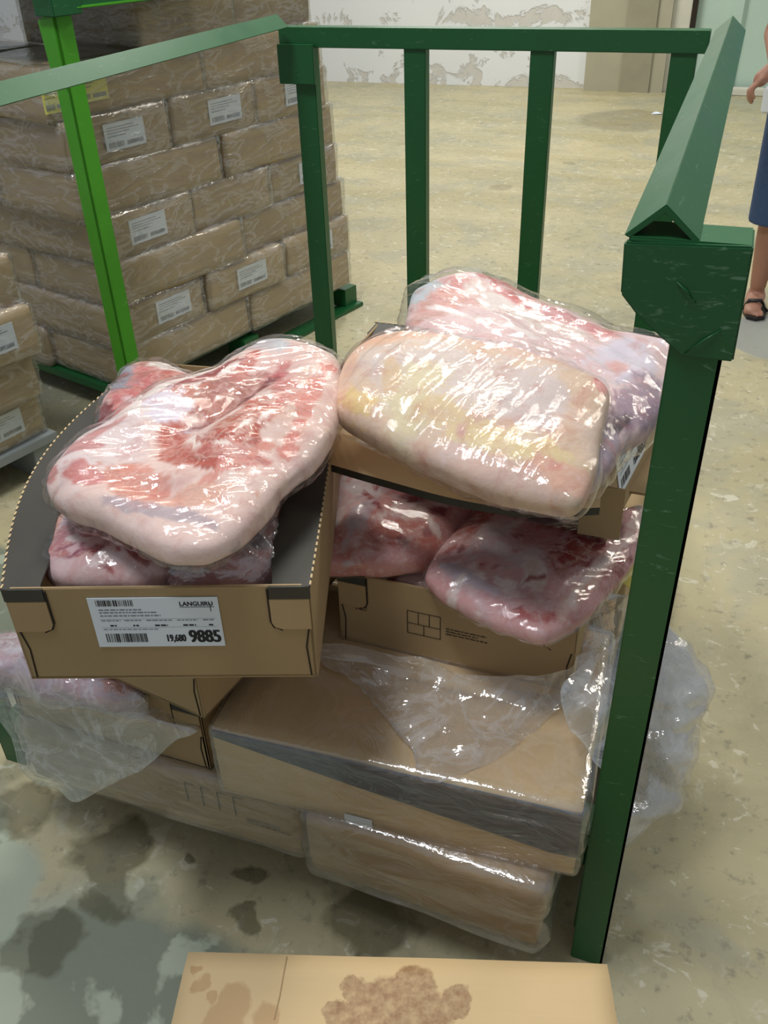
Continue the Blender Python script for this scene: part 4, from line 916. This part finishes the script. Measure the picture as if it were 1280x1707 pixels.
arm(bd, (-.18, .01, 1.40), (-.25, .02, 1.13), HL - fd * .07, HL, fd, sd, Vector((.7, 0, -.7)).normalized())
arm(bd, (.18, .01, 1.40), (.25, .04, 1.13), (.25, -.03, .90), (.25, -.04, .83), Vector((0, -.1, -1)), Vector((0, 1, 0)), Vector((-.9, 0, -.3)).normalized())
body = fused(bd, 'body', 'skin', per, .0055)
st = MB()
for s in (-1, 1): limb(st, (s * .09, 0, .90), .125, (s * .115, -.005, .385), .092, 18, True)
limb(st, (0, 0, .84), .145, (0, 0, .99), .145, 18, True, (1.2, .85))
sh_ = fused(st, 'shorts', 'denim', per, .008, 4)
tp = MB(); limb(tp, (0, 0, .90), .155, (0, 0, 1.10), .145, 18, True, (1.15, .8)); limb(tp, (0, 0, 1.08), .145, (0, .01, 1.40), .155, 18, False, (1.2, .75))
for s in (-1, 1): limb(tp, (s * .15, .01, 1.41), .06, (s * .235, .02, 1.19), .056, 14, True)
limb(tp, (-.17, .01, 1.415), .055, (.17, .01, 1.415), .055)
fused(tp, 'shirt', 'shirt', per, .008, 4)
hr = MB(); ball(hr, (0, .012, 1.65), (.083, .093, .092), 20); fused(hr, 'hair', 'hair', per, .006, 3)
for s in (-1, 1):
    e = MB(); ball(e, (s * .031, -.095, 1.622), (.012, .010, .009), 10); e.obj('eye', 'eye', per, True)
    e = MB(); ball(e, (s * .031, -.1035, 1.622), (.005, .003, .005), 8); e.obj('iris', 'hair', per, True)
    sn = MB(); limb(sn, (s * .105, .06, .008), .008, (s * .117, -.19, .008), .008)
    sole = [(s * .105 + dx, dy, 0.001) for dx, dy in ((-.04, .075), (-.045, 0), (-.048, -.12), (-.03, -.19), (.01, -.205), (.045, -.18), (.052, -.1), (.042, 0), (.036, .075))]
    MB().prism(sole, (0, 0, .014)).obj('sandal_sole', 'rubber', per)
    MB().tube([(s * .105 - .05, -.10, .012), (s * .105 - .03, -.10, .058), (s * .105 + .02, -.10, .062), (s * .105 + .055, -.10, .012)], .009, 8).obj('sandal_strap', 'rubber', per, True)
hp = HL + PO + fd * .05 + Vector((.075, -.03, -.03))
o = MB().prism([(-.022, 0, -.05), (.022, 0, -.05), (.026, 0, .045), (-.026, 0, .045)], (0, .045, 0)).obj('white_pack', 'white_plastic', bevel=.006, loc=hp)
tag(o, 'small white pack held in the hand of the standing person', 'pack')
